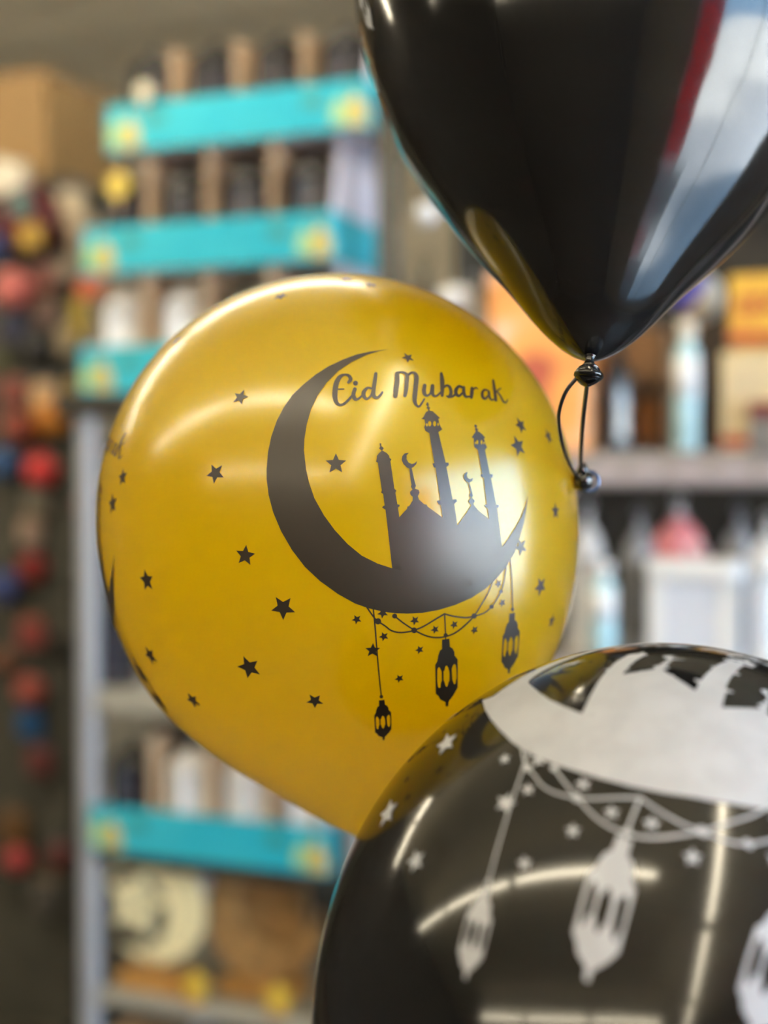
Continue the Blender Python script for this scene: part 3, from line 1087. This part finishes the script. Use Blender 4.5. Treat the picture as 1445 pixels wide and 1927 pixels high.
TRAYS = [(u_at(207, SV), .5385, .472, 'topmost', ('black',) * 4), (u_at(160, SV), .3385, .462, 'second', ('black',) * 4), (u_at(155, SV), .1385, .465, 'third', ('white', 'white', 'black', 'black')),
         (u_at(168, SV), -.6375, .446, 'lowest', ('black', 'white', 'white', 'white'))]
tray_lab = ['turquoise card tray on top of the stack, holding black lanterns', 'turquoise card tray in the middle of the stack of three',
            'turquoise card tray at the bottom of the stack, half hidden by the gold balloon', 'turquoise card tray low on the shelf, below the gold balloon']
where = ['in the topmost turquoise tray', 'in the middle turquoise tray', 'in the tray just behind the gold balloon top', 'in the lowest turquoise tray']
order = ['leftmost', 'second from the left', 'third from the left', 'rightmost']
for k, (u, z, L, _, kinds) in enumerate(TRAYS):
    tray(u, ZR + z, L, tray_lab[k], .09 if k == 0 else .19)
    for i in range(4):
        kd = kinds[i]
        hh = .186
        ww = .094
        uu = u + L * (i + .5) / 4
        place_lantern((kd, hh), (kd, hh, ww, .74), uu, SV - .004 + .058, ZR + z + .003, .2 * i + .3 * k,
                      '%s lantern, %s %s' % (kd, order[i], where[k]), 'small %s lanterns in the card trays' % kd)
# pale tag and yellow disc clipped to the left tray ends
for px, py, r, m, lb in ((273, 178, .016, mat('cream_disc', (.62, .58, .44), rough=.5), 'pale round tag at the left end of the topmost turquoise tray'),
                         (224, 352, .022, mat('yellow_disc', (.62, .46, .08), rough=.5), 'yellow round tag standing on the left of the middle turquoise tray')):
    v_ = SV - .012
    o = empty('round_tag', rm(u_at(px, v_), v_, z_at(px, py, v_)), ROOM)
    tag(o, lb, 'tag')
    w_ = MB().lathe([(.0001, -.0015), (r * .92, -.0015), (r, 0), (r * .92, .0015), (.0001, .0015)], 20)
    MB().add([(p[0], p[2], p[1]) for p in w_.v], [tuple(reversed(f)) for f in w_.f]).build('disc', m, o)
    MB().box(-.003, .003, .0016, .004, -r * 1.9, r * .4).build('tag_stem', M_KRAFT, o)

# ---- crescent decorations on the lower board -----------------------------------------
M_CREAM = mat('cream_wood', (.92, .83, .50), rough=.55)
M_WOOD = mat('brown_wood', (.40, .24, .095), rough=.55, noise=.35, nscale=25)
M_WOOD2 = mat('orange_wood', (.42, .21, .05), rough=.5, noise=.2, nscale=25)


def crescent_poly(R, r, d, n=40, rot=0, mirror=False):
    """crescent: outer radius R, inner circle r shifted by d, opening towards +x (or -x when mirrored)"""
    xi = (R * R - r * r + d * d) / (2 * d)
    yi = math.sqrt(max(R * R - xi * xi, 0))
    A, B = math.atan2(yi, xi), math.atan2(yi, xi - d)
    out = [(R * math.cos(A + (2 * math.pi - 2 * A) * k / n), R * math.sin(A + (2 * math.pi - 2 * A) * k / n)) for k in range(n + 1)]
    out += [(d + r * math.cos(2 * math.pi - B - (2 * math.pi - 2 * B) * k / n), r * math.sin(2 * math.pi - B - (2 * math.pi - 2 * B) * k / n)) for k in range(1, n)]
    if mirror:
        out = [(-x, z) for x, z in out]
    c, s = math.cos(rot), math.sin(rot)
    return [(x * c - z * s, x * s + z * c) for x, z in out]


def star_poly(x, z, r, rot=0, k=.46):
    return [(x + (r if i % 2 == 0 else r * k) * math.sin(rot + math.pi * i / 5), z + (r if i % 2 == 0 else r * k) * math.cos(rot + math.pi * i / 5)) for i in range(10)]


def tri_plate(outline, y0, y1, holes=()):
    v, f = triangulate([[(x, -z) for x, z in outline]], [[(x, -z) for x, z in h] for h in holes], 9.0)
    n = len(v)
    V = [(x, y0, -z) for x, z in v] + [(x, y1, -z) for x, z in v]
    F = [tuple(i for i in t) for t in f] + [tuple(i + n for i in reversed(t)) for t in f]
    from collections import Counter
    cnt = {}
    for t in f:
        for a, b in zip(t, t[1:] + t[:1]):
            cnt[(a, b)] = 1
    for (a, b) in cnt:
        if (b, a) not in cnt:
            F.append((b, a, a + n, b + n))
    return MB().add(V, F)


BZ = ZR - .882
mv = SV + .05
mo = room_empty('crescent_ornament', u_at(285, mv), mv, BZ)
tag(mo, 'cream pierced crescent moon ornament with a star on a wooden foot', 'ornament')
zc = z_at(285, 1712, mv) - BZ
Rm = .098
co = crescent_poly(Rm, .068, .040, mirror=True, rot=.25)
holes = []
for k in range(11):
    a = math.radians(-130 + 26 * k)
    rr = Rm - .014 if abs(a) > 1.5 else Rm - .022
    if abs(a) < 2.1:
        holes.append([(rr * math.cos(a) + .006 * math.cos(t), rr * math.sin(a) + .006 * math.sin(t)) for t in [2 * math.pi * q / 8 for q in range(8)]])
mc = tri_plate([(x * 1000, z * 1000) for x, z in co], 0, 10, [[(x * 1000, z * 1000) for x, z in h] for h in holes])
mc.v = [(x / 1000, y / 1000, z / 1000 + zc) for x, y, z in mc.v]
mc.build('crescent', M_CREAM, mo)
st = tri_plate([(x * 1000, z * 1000) for x, z in star_poly(-.030, .004, .060, .2, .5)], 0, 10, [[(x * 1000, z * 1000) for x, z in star_poly(-.026, .004, .020, .2)]])
st.v = [(x / 1000, y / 1000 - .011, z / 1000 + zc) for x, y, z in st.v]
st.build('star', M_CREAM, mo)
MB().bbox(-.06, .085, -.03, .04, 0, .030, .004).build('foot', M_WOOD2, mo)
MB().box(-.012, .012, .0, .010, .030, zc - Rm + .012).build('stem', M_WOOD2, mo)

mv2 = SV + .09
wo = room_empty('crescent_ornament', u_at(490, mv2), mv2, BZ)
tag(wo, 'large brown wooden crescent ornament standing beside the cream crescent', 'ornament')
zc2 = z_at(490, 1735, mv2) - BZ
cw2 = tri_plate([(x * 1000, z * 1000) for x, z in crescent_poly(.108, .078, .044, rot=.9)], 0, 22)
cw2.v = [(x / 1000, y / 1000, z / 1000 + zc2) for x, y, z in cw2.v]
cw2.build('crescent', M_WOOD, wo)
MB().bbox(-.075, .075, -.035, .05, 0, .026, .006).build('foot', M_WOOD2, wo)
MB().bbox(-.080, .070, .030, .045, .026, zc2 + .075, .004).build('backing_board', M_WOOD, wo)
for px, py, lb, dx in ((365, 1842, 'small yellow star figure at the foot of the cream crescent', 0), (522, 1880, 'small yellow star figure at the front right of the brown crescent', 0)):
    v_ = SV + .012
    o = room_empty('star_figure', u_at(px, v_), v_, BZ)
    tag(o, lb, 'ornament', 'small yellow star figures')
    sp = MB().plate(star_poly(0, .030, .024, 0, .6), -.006, .006)
    sp.build('star', mat('yellow_star_paint', (.66, .46, .06), rough=.4), o)
    MB().bbox(-.016, .016, -.009, .009, 0, .010, .002).build('foot', M_WOOD2, o)
# board below: wooden trinket boxes
for k, px in enumerate((265, 400, 520)):
    v_ = SV + .05
    o = room_empty('wooden_box', u_at(px, v_), v_, ZR - 1.195)
    tag(o, ['leftmost orange wooden box on the bottom board in view', 'middle orange wooden box on the bottom board in view', 'rightmost orange wooden box on the bottom board in view'][k], 'box', 'wooden boxes on the low board')
    MB().bbox(-.055, .055, -.03, .05, 0, .20, .004).build('body', M_WOOD2, o)
    MB().bbox(-.058, .058, -.033, .053, .201, .235, .006).build('lid', M_KRAFT, o)

# dark goods on the middle board, seen left of the gold balloon
for k, (px, kd, hh, lb) in enumerate(((215, 'black', .205, 'tall black lantern on the shelf behind the left edge of the gold balloon'), (300, 'grey', .20, 'grey lantern on the middle board hidden behind the gold balloon'))):
    place_lantern((kd, 'tall', k), (kd, hh, .085, .60), u_at(px, SV + .1), SV + .1, ZR - .370, .2, lb)
for k, px in enumerate((202, 320)):
    o = room_empty('gift_box', u_at(px, SV + .22), SV + .22, ZR - .370)
    tag(o, ['dark gift box with a small reddish lid at the left of the middle board', 'dark olive gift box on the middle board behind the lantern'][k], 'box')
    MB().bbox(-.045, .045, -.04, .04, 0, .30, .003).build('body', mat('dark_olive_card', (.045, .045, .038), rough=.6), o)
    MB().bbox(-.048, .048, -.043, .043, .301, .33, .003).build('lid', mat('dusky_red_card', (.12, .05, .045), rough=.6), o)

# ------------------------------------------------------------------ shelving on the right
BL, BR = -.85, .62
shelfB = room_empty('shelf_unit', BL, SV, 0)
tag(shelfB, 'dark shelf unit on the right with a scalloped lavender board edge', 'shelf')
WB_ = BR - BL
M_BRONZE = mat('dark_bronze_post', (.06, .055, .04), rough=.5)
for x, y in ((0, .02), (WB_ - .03, .02), (0, DEP - .03), (WB_ - .03, DEP - .03)):
    MB().bbox(x, x + .03, y, y + .03, 0, 2.35, .003).build('post', M_BRONZE, shelfB)
MB().box(0, WB_, DEP + .001, DEP + .01, .05, 2.30).build('back_panel', mat('brown_back_panel', (.055, .046, .033), rough=.8, noise=.3, nscale=6), shelfB)
M_EDGE = mat('lavender_edge', (.29, .265, .265), rough=.55)
BT = .034
for z0, z1 in ((BT - .052, BT), (-.315, -.275), (-.70, -.66), (.50, .53)):
    bo = MB().bbox(.031, WB_ - .031, .012, DEP - .001, ZR + z0, ZR + z1, .003).build('shelf_board', M_EDGE if z0 < .4 else M_BRONZE, shelfB)
    if abs(z1 - BT) < .001:
        tr = MB()
        n = int(WB_ / .062)
        for k in range(n):
            cx_ = .031 + (WB_ - .062) * (k + .5) / n
            pts = [(cx_ + .030 * math.cos(math.pi * q / 10), ZR + z0 + .008 + .026 * math.sin(math.pi * q / 10)) for q in range(11)]
            tr.plate([(a, b_) for a, b_ in pts], .006, .0115)
        tr.build('scalloped_trim', mat('pale_scallop', (.40, .355, .385), rough=.5), bo)


def onB(name, px, v, z=None):
    return empty(name, rm(u_at(px, v), v, ZR + (BT if z is None else z)), ROOM)


def orange_mat():
    m = bpy.data.materials.new('orange_gradient_card')
    m.use_nodes = True
    nt = m.node_tree
    b = nt.nodes['Principled BSDF']
    b.inputs['Roughness'].default_value = .4
    tc = nt.nodes.new('ShaderNodeTexCoord')
    n = nt.nodes.new('ShaderNodeTexNoise')
    n.inputs['Scale'].default_value = 11
    n.inputs['Detail'].default_value = 1
    nt.links.new(tc.outputs['Object'], n.inputs['Vector'])
    r = nt.nodes.new('ShaderNodeValToRGB')
    e = r.color_ramp.elements
    e[0].position, e[0].color = .32, (.45, .10, .06, 1)
    e[1].position, e[1].color = .68, (.92, .60, .46, 1)
    q = e.new(.44)
    q.color = (.88, .35, .10, 1)
    q = e.new(.58)
    q.color = (.92, .42, .13, 1)
    nt.links.new(n.outputs['Fac'], r.inputs['Fac'])
    nt.links.new(r.outputs['Color'], b.inputs['Base Color'])
    return m


M_ORANGE = orange_mat()
o = onB('gift_box', 1020, SV + .05)
tag(o, 'tall orange and peach gift box on the right-hand shelf behind the balloons', 'box')
MB().bbox(-.075, .078, -.03, .09, 0, .250, .003).build('body', M_ORANGE, o)
MB().bbox(-.079, .082, -.034, .094, .2505, .275, .003).build('lid', M_ORANGE, o)
MB().box(-.083, -.0795, -.032, .092, 0.001, .25).build('spine', M_WOOD, o)

place_lantern(('black', 'B'), ('black', .17, .055, .60), u_at(1160, SV + .06), SV + .06, ZR + BT, .1, 'slim dark lantern right of the orange gift box')
place_lantern(('brown', 'B'), ('brown', .135, .066, .60), u_at(1215, SV + .10), SV + .10, ZR + BT, .3, 'brown lantern with amber panes on the right-hand shelf')
o = onB('gift_box', 1195, SV + .24)
tag(o, 'tan card box behind the brown lantern', 'box')
MB().bbox(-.06, .05, -.03, .05, 0, .185, .003).build('body', mat('tan_card', (.42, .24, .12), rough=.6), o)
MB().bbox(-.062, .052, -.032, .052, .1855, .20, .003).build('lid', mat('tan_card', (.42, .24, .12), rough=.6), o)

M_ICE = mat('pale_blue_glass', (.50, .76, .84), rough=.25, coat=.4)
M_WHITE = mat('white_plastic', (.78, .80, .82), rough=.4)


def bottle(px, v, z, H, r, label, cap=M_WHITE, body=M_ICE):
    o = onB('bottle', px, v, z)
    tag(o, label, 'bottle', 'pale blue bottles')
    MB().lathe([(r * .9, 0), (r, .01 * H), (r, .72 * H), (r * .9, .77 * H), (r * .55, .81 * H), (r * .5, .83 * H), (r * .5, .86 * H)], 20).build('body', body, o, True)
    MB().lathe([(r * .68, .861 * H), (r * .70, .87 * H), (r * .70, .97 * H), (r * .6, H), (.0001, H)], 16).build('cap', cap, o, True)
    MB().lathe([(r * 1.005, .42 * H), (r * 1.015, .42 * H), (r * 1.015, .71 * H), (r * 1.005, .71 * H)], 20).build('band', M_WHITE, o, True)
    return o


bottle(1291, SV + .03, BT, .190, .019, 'pale blue bottle standing on the upper right-hand shelf', mat('cream_cap', (.72, .66, .56), rough=.5))
bottle(1136, SV + .03, -.275, .145, .020, 'pale blue bottle on the lower right-hand shelf beside the gold balloon')
# dark carton carrying the blue and white ball
o = onB('carton', 1325, SV + .17)
tag(o, 'dark brown carton behind the upper pale blue bottle', 'box')
MB().bbox(-.045, .04, -.035, .05, 0, .180, .003).build('body', mat('dark_brown_card', (.030, .018, .012), rough=.5), o)
MB().bbox(-.047, .042, -.037, .052, .1805, .195, .003).build('lid', mat('dark_brown_card', (.030, .018, .012), rough=.5), o)


o = onB('ornament_ball', 1312, SV + .17, BT + .1955)
tag(o, 'round blue and white ball on top of the dark brown carton', 'ball')
r = .038
MB().lathe([(r * math.sin(math.pi * k / 16) + 1e-5, r * 1.14 - r * math.cos(math.pi * k / 16)) for k in range(17)], 24).build('ball', mat('cream_ball', (.66, .63, .56), rough=.3), o, True)
cap = MB().lathe([(.0001, r * 1.012)] + [(r * 1.012 * math.sin(math.radians(62) * k / 8), r * 1.012 * math.cos(math.radians(62) * k / 8)) for k in range(1, 9)], 24)
q_ = Vector((0, 0, 1)).rotation_difference(Vector((-.62, -.62, .48)))
MB().add([q_ @ Vector(p) + Vector((0, 0, r * 1.14)) for p in cap.v], cap.f[:-1]).build('blue_cap', mat('blue_cap', (.02, .03, .55), rough=.3), o, True)
MB().lathe([(.016, 0), (.018, .002), (.012, .0055)], 16).build('stand', M_WOOD2, o, True)
# yellow and cream packages at the right edge
M_YEL = mat('yellow_card', (.74, .46, .05), rough=.45, rgb2=(.62, .30, .04), nscale=22)
M_CREAMC = mat('cream_card', (.70, .58, .34), rough=.5, rgb2=(.60, .50, .33), nscale=14)
M_REDC = mat('red_card', (.40, .05, .03), rough=.5)
for k, (px, z, h, m, lb, m2) in enumerate(((1412, BT, .142, M_CREAMC, 'cream package at the right edge of the upper shelf', M_REDC), (1412, BT + .1455, .105, M_YEL, 'yellow package with a red stripe stacked on the cream package', M_REDC))):
    o = onB('package', px, SV + .04, z)
    tag(o, lb, 'box')
    MB().bbox(-.040 + .01 * k, .075, -.02, .08, 0, h, .003).build('body', m, o)
    MB().box(-.038 + .01 * k, .073, -.0208, -.0202, .006, .022).build('stripe', m2, o)
    if k == 1:
        for q in range(4):
            MB().torus(.009, .0022, -.005 + .02 * q, -.0206, .062, 12, 4).build('printed_letter', M_REDC, o)
o = onB('gift_box', 1436, SV + .005, BT)
tag(o, 'small grey and dark red box in front of the cream package', 'box')
MB().bbox(-.02, .05, -.004, .022, 0, .045, .002).build('body', mat('mid_grey_card', (.18, .17, .17), rough=.5), o)
MB().bbox(-.021, .051, -.005, .023, .0455, .068, .002).build('lid', mat('dark_red_card', (.16, .03, .03), rough=.5), o)
# goods behind the upper shoulder of the gold balloon
place_lantern(('grey', 'M'), ('grey', .275, .050, .60), u_at(893, SV + .06), SV + .06, ZR + BT, .1, 'slim grey lantern left of the orange gift box', roofmat=mat('pale_grey_roof', (.42, .43, .44), rough=.4))
place_lantern(('bronze', 'M'), ('bronze', .325, .07, .60), u_at(800, SV + .12), SV + .12, ZR + BT, .2, 'tall bronze lantern in the gap between the turquoise trays and black balloon')
o = onB('ornament_ball', 802, SV + .06, z_at(802, 405, SV + .06) - ZR - .018)
tag(o, 'small white bauble hanging above the gold balloon', 'ball', 'white ornaments')
MB().lathe([(.018 * math.sin(math.pi * k / 12) + 1e-5, .018 - .018 * math.cos(math.pi * k / 12)) for k in range(13)], 18).build('ball', M_WHITE, o, True)
MB().tube([(0, 0, .0355), (0, .0, ZR * 0 + (.50 + ZR) - (z_at(802, 405, SV + .06) - .018))], .0008, 5).build('thread', M_RIBBON, o)
o = onB('carton', 838, SV + .05)
tag(o, 'dark carton behind the top right shoulder of the gold balloon', 'box')
zt = z_at(850, 587, SV + .05) - ZR - BT
MB().bbox(-.05, .022, -.02, .05, 0, zt - .012, .003).build('body', mat('dark_grey_card', (.045, .038, .030), rough=.6), o)
MB().bbox(-.052, .024, -.022, .052, zt - .0115, zt, .003).build('lid', mat('dark_grey_card', (.045, .038, .030), rough=.6), o)
o = onB('dish', 858, SV + .06, BT + zt)
tag(o, 'white rounded dish on the dark carton above the gold balloon', 'dish')
MB().lathe([(.020, 0), (.029, .006), (.032, .018), (.032, .026), (.027, .034), (.012, .039), (.0001, .040)], 24).build('bowl', M_WHITE, o, True)
MB().lathe([(.0326, .020), (.0332, .021), (.0332, .024), (.0326, .025)], 24).build('rim', M_WHITE, o, True)
place_lantern(('black', 'M'), ('black', .275, .075, .60), u_at(763, SV + .04), SV + .04, ZR + BT, .0, 'black lantern with bluish panes just above the gold balloon')
# lower right shelf
LZ = -.275
place_lantern(('white', 'R'), ('white', .235, .062, .60), u_at(1106, SV + .12), SV + .12, ZR + LZ, .2, 'slim white lantern behind the lower pale blue bottle')
place_lantern(('grey', 'R'), ('grey', .225, .066, .60), u_at(1204, SV + .12), SV + .12, ZR + LZ, .1, 'grey lantern between the lower bottle and the white lantern')
place_lantern(('pink', 'R'), ('pink', .245, .105, .60), u_at(1277, SV + .15), SV + .15, ZR + LZ, .15, 'white lantern with a pink roof on the lower right-hand shelf', roofmat=mat('pink_roof', (.85, .30, .33), rough=.45))
place_lantern(('grey', 'R2'), ('grey', .23, .07, .60), u_at(1392, SV + .16), SV + .16, ZR + LZ, .3, 'grey lantern behind the large white house lantern')
place_lantern(('white', 'R3'), ('white', .22, .07, .60), u_at(1446, SV + .08), SV + .08, ZR + LZ, .1, 'white lantern cut off by the right edge of the photo, lower shelf')
# large white house-shaped lantern
o = onB('house_lantern', 1308, SV + .045, LZ)
tag(o, 'large white house-shaped lantern with a grey-blue front panel', 'lantern')
zt = z_at(1310, 1055, SV + .02) - ZR - LZ
hw = .062
MB().bbox(-hw, hw, -.03, .05, 0, .018, .003).build('base', M_WHITE, o)
for sx in (-1, 1):
    for yy in (-.028, .036):
        MB().box(sx * hw * .82 - .011, sx * hw * .82 + .011, yy, yy + .012, .018, zt - .03).build('post', M_WHITE, o)
MB().box(-hw * .64, hw * .64, -.026, -.022, .019, zt - .031).build('front_pane', mat('grey_blue_pane', (.64, .69, .80), rough=.25), o)
for sx in (-1, 1):
    MB().box(sx * hw * .8 - .002, sx * hw * .8 + .002, -.015, .035, .019, zt - .031).build('side_pane', mat('grey_blue_pane', (.64, .69, .80), rough=.25), o)
MB().bbox(-hw * 1.06, hw * 1.10, -.036, .056, zt - .030, zt, .006).build('roof', M_WHITE, o)
MB().torus(.012, .002, 0, .01, zt + .012, 16, 6).build('ring', M_WHITE, o, True)

# ------------------------------------------------------------------ hanging goods and cartons on the far left
GV = 2.92
gz = z_at(40, 342, GV)
pr_ = u_at(122, GV)
disp = room_empty('toy_display', pr_ - 1.0, GV, 0)
tag(disp, 'dark pegboard display panel at the far left hung with small colourful toys', 'display')
M_PEG = mat('dark_pegboard', (.060, .058, .046), rough=.8, noise=.3, nscale=9)
MB().box(0, 1.0, .03, .05, .12, gz - .012).build('pegboard', M_PEG, disp)
for x in (0, .97):
    MB().bbox(x, x + .03, .05, .09, 0, gz - .012, .003).build('post', M_BRONZE, disp)
MB().bbox(-.01, 1.01, .0, .40, gz - .0115, gz, .003).build('top_board', M_BRONZE, disp)
MB().bbox(0, 1.0, -.05, .40, 0, .12, .004).build('base', M_BRONZE, disp)

M_CARTON = mat('cardboard', (.34, .21, .085), rough=.8, noise=.08, nscale=6)


def carton(u, v, z, w, d, h, label):
    o = room_empty('carton', u, v, z)
    tag(o, label, 'box', 'cardboard cartons')
    MB().bbox(0, w, 0, d, 0, h, .004).build('body', M_CARTON, o)
    MB().box(.0, w, -.0008, -.0002, h * .0 + .002, h - .002).build('front_sheet', mat('cardboard_pale', (.27, .165, .068), rough=.8), o)
    MB().box(w * .46, w * .54, 0, d, h + .0001, h + .0012).build('tape', mat('tape_tan', (.40, .27, .12), rough=.3), o)
    return o


ce = u_at(92, GV + .02)
carton(ce - .36, GV + .02, gz, .36, .33, z_at(60, 138, GV + .02) - gz, 'large cardboard carton on top of the far left display')
o = room_empty('paper_pack', u_at(15, GV - .02), GV - .015, z_at(20, 372, GV))
tag(o, 'white paper pack hanging below the large carton at the far left', 'pack')
MB().bbox(-.10, .055, -.02, .012, 0, .075, .006).build('pack', mat('white_paper', (.70, .66, .56), rough=.7), o)
MB().box(-.04, .0, -.008, .0, .0751, .088).build('hang_tab', mat('white_paper', (.70, .66, .56), rough=.7), o)

TOYS = [  # px, py, radius px, kind, colour with the display's shading put in, label
    (58, 415, 62, 'ball', (.10, .012, .020), 'large maroon ball high on the far left display'),
    (42, 388, 22, 'pack', (.06, .17, .17), 'small teal pack in front of the large maroon ball'),
    (62, 446, 26, 'pack', (.42, .26, .03), 'yellow pack below the maroon ball'),
    (4, 462, 30, 'ball', (.03, .06, .22), 'blue ball cut off by the left edge under the maroon ball'),
    (135, 395, 40, 'pack', (.46, .38, .27), 'cream pack right of the maroon ball'),
    (160, 455, 30, 'pack', (.42, .29, .20), 'beige pack beside the left end of the middle turquoise tray'),
    (28, 545, 38, 'ball', (.50, .13, .12), 'salmon pink ball on the far left display'),
    (88, 520, 30, 'pack', (.15, .035, .025), 'dark red pack right of the salmon ball'),
    (90, 590, 28, 'pack', (.11, .06, .05), 'dusky brown pack below the dark red pack'),
    (125, 505, 24, 'pack', (.28, .22, .16), 'beige grey pack right of the dark red pack'),
    (30, 618, 32, 'pack', (.012, .015, .05), 'navy pack on the far left display'),
    (72, 655, 36, 'ball', (.012, .012, .014), 'black ball below the navy pack'),
    (5, 680, 20, 'pack', (.05, .06, .02), 'olive pack at the left edge'),
    (85, 745, 32, 'pack', (.48, .32, .18), 'tan pack above the orange ball'),
    (98, 786, 34, 'ball', (.42, .15, .008), 'orange ball hanging left of the shelf post'),
    (28, 735, 30, 'pack', (.20, .05, .04), 'brick red pack left of the tan pack'),
    (35, 805, 34, 'ball', (.20, .035, .02), 'brownish red ball left of the orange ball'),
    (8, 872, 32, 'ball', (.02, .07, .20), 'dark blue ball at the left edge'),
    (78, 885, 32, 'ball', (.50, .03, .035), 'bright red ball below the orange ball'),
    (70, 945, 28, 'pack', (.15, .13, .10), 'grey brown pack below the bright red ball'),
    (58, 1000, 28, 'pack', (.28, .20, .16), 'pinkish beige pack on the far left display'),
    (60, 1070, 30, 'ball', (.17, .004, .004), 'deep red ball at mid height of the far left display'),
    (6, 1105, 32, 'ball', (.03, .05, .19), 'indigo ball at the left edge'),
    (58, 1190, 32, 'pack', (.22, .045, .04), 'dull red upright pack on the far left display'),
    (108, 1215, 24, 'pack', (.012, .012, .010), 'black pack beside the dull red pack'),
    (6, 1245, 24, 'ball', (.16, .06, .03), 'rust brown ball at the left edge'),
    (54, 1300, 30, 'ball', (.30, .06, .045), 'reddish orange ball above the blue pack'),
    (54, 1362, 30, 'pack', (.012, .07, .20), 'bright blue pack under the reddish orange ball'),
    (72, 1432, 30, 'pack', (.12, .03, .03), 'dark maroon pack low on the far left display'),
    (22, 1560, 34, 'pack', (.12, .06, .02), 'brown pack low on the far left display'),
    (28, 1622, 26, 'ball', (.40, .05, .055), 'small pinkish red ball low on the far left display'),
    (108, 1612, 26, 'pack', (.11, .025, .025), 'wine red pack right of the pinkish red ball'),
    (80, 1690, 36, 'pack', (.07, .065, .06), 'grey pack at the bottom of the far left display'),
]
M_HOOK = mat('hook_steel', (.3, .3, .3), rough=.3, metal=.8)
for k, (px, py, rp, kd, c, lb) in enumerate(TOYS):
    rr = rp / FPX * 3.45
    back = rr if kd == 'ball' else .022
    v_ = GV + .03 - back - .012 - (.03 if k in (1, 2) else 0) - (.10 if k == 1 else .085 if k == 2 else 0)
    o = room_empty('toy_ball' if kd == 'ball' else 'toy_pack', u_at(px, v_), v_, z_at(px, py, v_))
    tag(o, lb, 'ball' if kd == 'ball' else 'pack', 'small toys hung on the far left display')
    m = mat('toy_shaded_colour_%d' % k, c, rough=.45)
    if kd == 'ball':
        MB().lathe([(rr * math.sin(math.pi * q / 14) + 1e-5, -rr * math.cos(math.pi * q / 14)) for q in range(15)], 20).build('ball', m, o, True)
        MB().lathe([(rr * .22, rr * .985), (rr * .22, rr * 1.06), (rr * .1, rr * 1.08)], 10).build('cap', M_HOOK, o)
        top = rr * 1.08
    else:
        MB().bbox(-rr * .85, rr * .85, -.02, .018, -rr, rr * .8, .010).build('bag', m, o)
        MB().box(-rr * .85, rr * .85, -.002, .001, rr * .8, rr * 1.12).build('header_card', mat('toy_header_%d' % (k % 3), ((.12, .10, .08), (.08, .08, .10), (.14, .09, .05))[k % 3], rough=.5), o)
        top = rr * 1.12
    yb = GV + .03 - v_
    MB().tube([(0, 0, top - .002), (0, 0, top + .008), (0, yb, top + .008)], .0012, 5).build('hook', M_HOOK, o)

bs = room_empty('clip_stand', u_at(150, SV + .47), SV + .47, 0)
tag(bs, 'slim dark clip stand carrying small bags beside the tray stack', 'stand')
MB().lathe([(.09, 0), (.09, .012), (.02, .02)], 20).build('foot', M_BRONZE, bs)
MB().tube([(0, 0, .018), (0, 0, 1.98)], .006, 8).build('pole', M_BRONZE, bs, True)
for zz0 in (1.66, 1.74, 1.81, 1.85):
    MB().tube([(-.05, -.008, zz0), (.06, -.008, zz0)], .0022, 6).build('cross_bar', M_BRONZE, bs)
# olive-yellow and red goods between the display and the tray stack
for px, py, w, h, m, lb in ((152, 600, .018, .085, mat('olive_yellow_bag', (.26, .18, .01), rough=.5), 'olive yellow bag hanging left of the lower turquoise tray'),
                            (172, 545, .030, .040, mat('vermilion_bag', (.42, .09, .04), rough=.5), 'orange red bag hanging above the olive yellow bag'),
                            (126, 640, .020, .060, mat('taupe_bag', (.22, .17, .11), rough=.5), 'taupe bag hanging left of the olive yellow bag'),
                            (140, 735, .016, .045, mat('dark_yellow_bag', (.20, .13, .015), rough=.5), 'dark yellow bag just above the dark top board')):
    v_ = SV + .455
    o = room_empty('gift_bag', u_at(px, v_), v_, z_at(px, py, v_))
    tag(o, lb, 'bag', 'small bags beside the tray stack')
    MB().bbox(-w, w, -.012, .012, -h / 2, h / 2, .005).build('bag', m, o)
    MB().torus(w * .5, .0015, 0, 0, h / 2 + w * .45, 14, 5).build('handle', M_HOOK, o, True)

# ------------------------------------------------------------------ on the shop window, seen only as reflections


def sheet_mat(name, rgb, thru):
    m = bpy.data.materials.new(name)
    m.use_nodes = True
    nt = m.node_tree
    b, o_ = nt.nodes['Principled BSDF'], nt.nodes['Material Output']
    b.inputs['Base Color'].default_value = (*rgb, 1)
    b.inputs['Roughness'].default_value = .6
    t = nt.nodes.new('ShaderNodeBsdfTranslucent')
    t.inputs[0].default_value = (*rgb, 1)
    mx = nt.nodes.new('ShaderNodeMixShader')
    mx.inputs[0].default_value = thru
    nt.links.new(b.outputs[0], mx.inputs[1])
    nt.links.new(t.outputs[0], mx.inputs[2])
    nt.links.new(mx.outputs[0], o_.inputs['Surface'])
    return m


o = room_empty('window_banner', U1 - .02, -1.18, .95)
tag(o, 'red cloth banner in the shop window, mirrored in the top black balloon', 'banner')
MB().box(-.003, .003, 0, .70, .02, 1.28).build('cloth', sheet_mat('red_banner_cloth', (.95, .02, .06), .9), o)
MB().box(-.010, .010, -.02, .72, 1.28, 1.30).build('top_rod', M_HOOK, o)
MB().box(-.008, .008, -.01, .71, .0, .02).build('bottom_rod', M_HOOK, o)
o = room_empty('window_screen', U1 - .02, -1.22, .30)
tag(o, 'low grey translucent screen standing in the shop window, mirrored in the top black balloon', 'screen')
MB().box(-.002, .002, .02, 1.10, .02, .60).build('sheet', sheet_mat('grey_screen_sheet', (.55, .58, .60), .7), o)
MB().box(-.008, .008, .0, 1.12, .60, .62).build('top_rail', M_HOOK, o)
MB().box(-.008, .008, .0, 1.12, .0, .02).build('bottom_rail', M_HOOK, o)
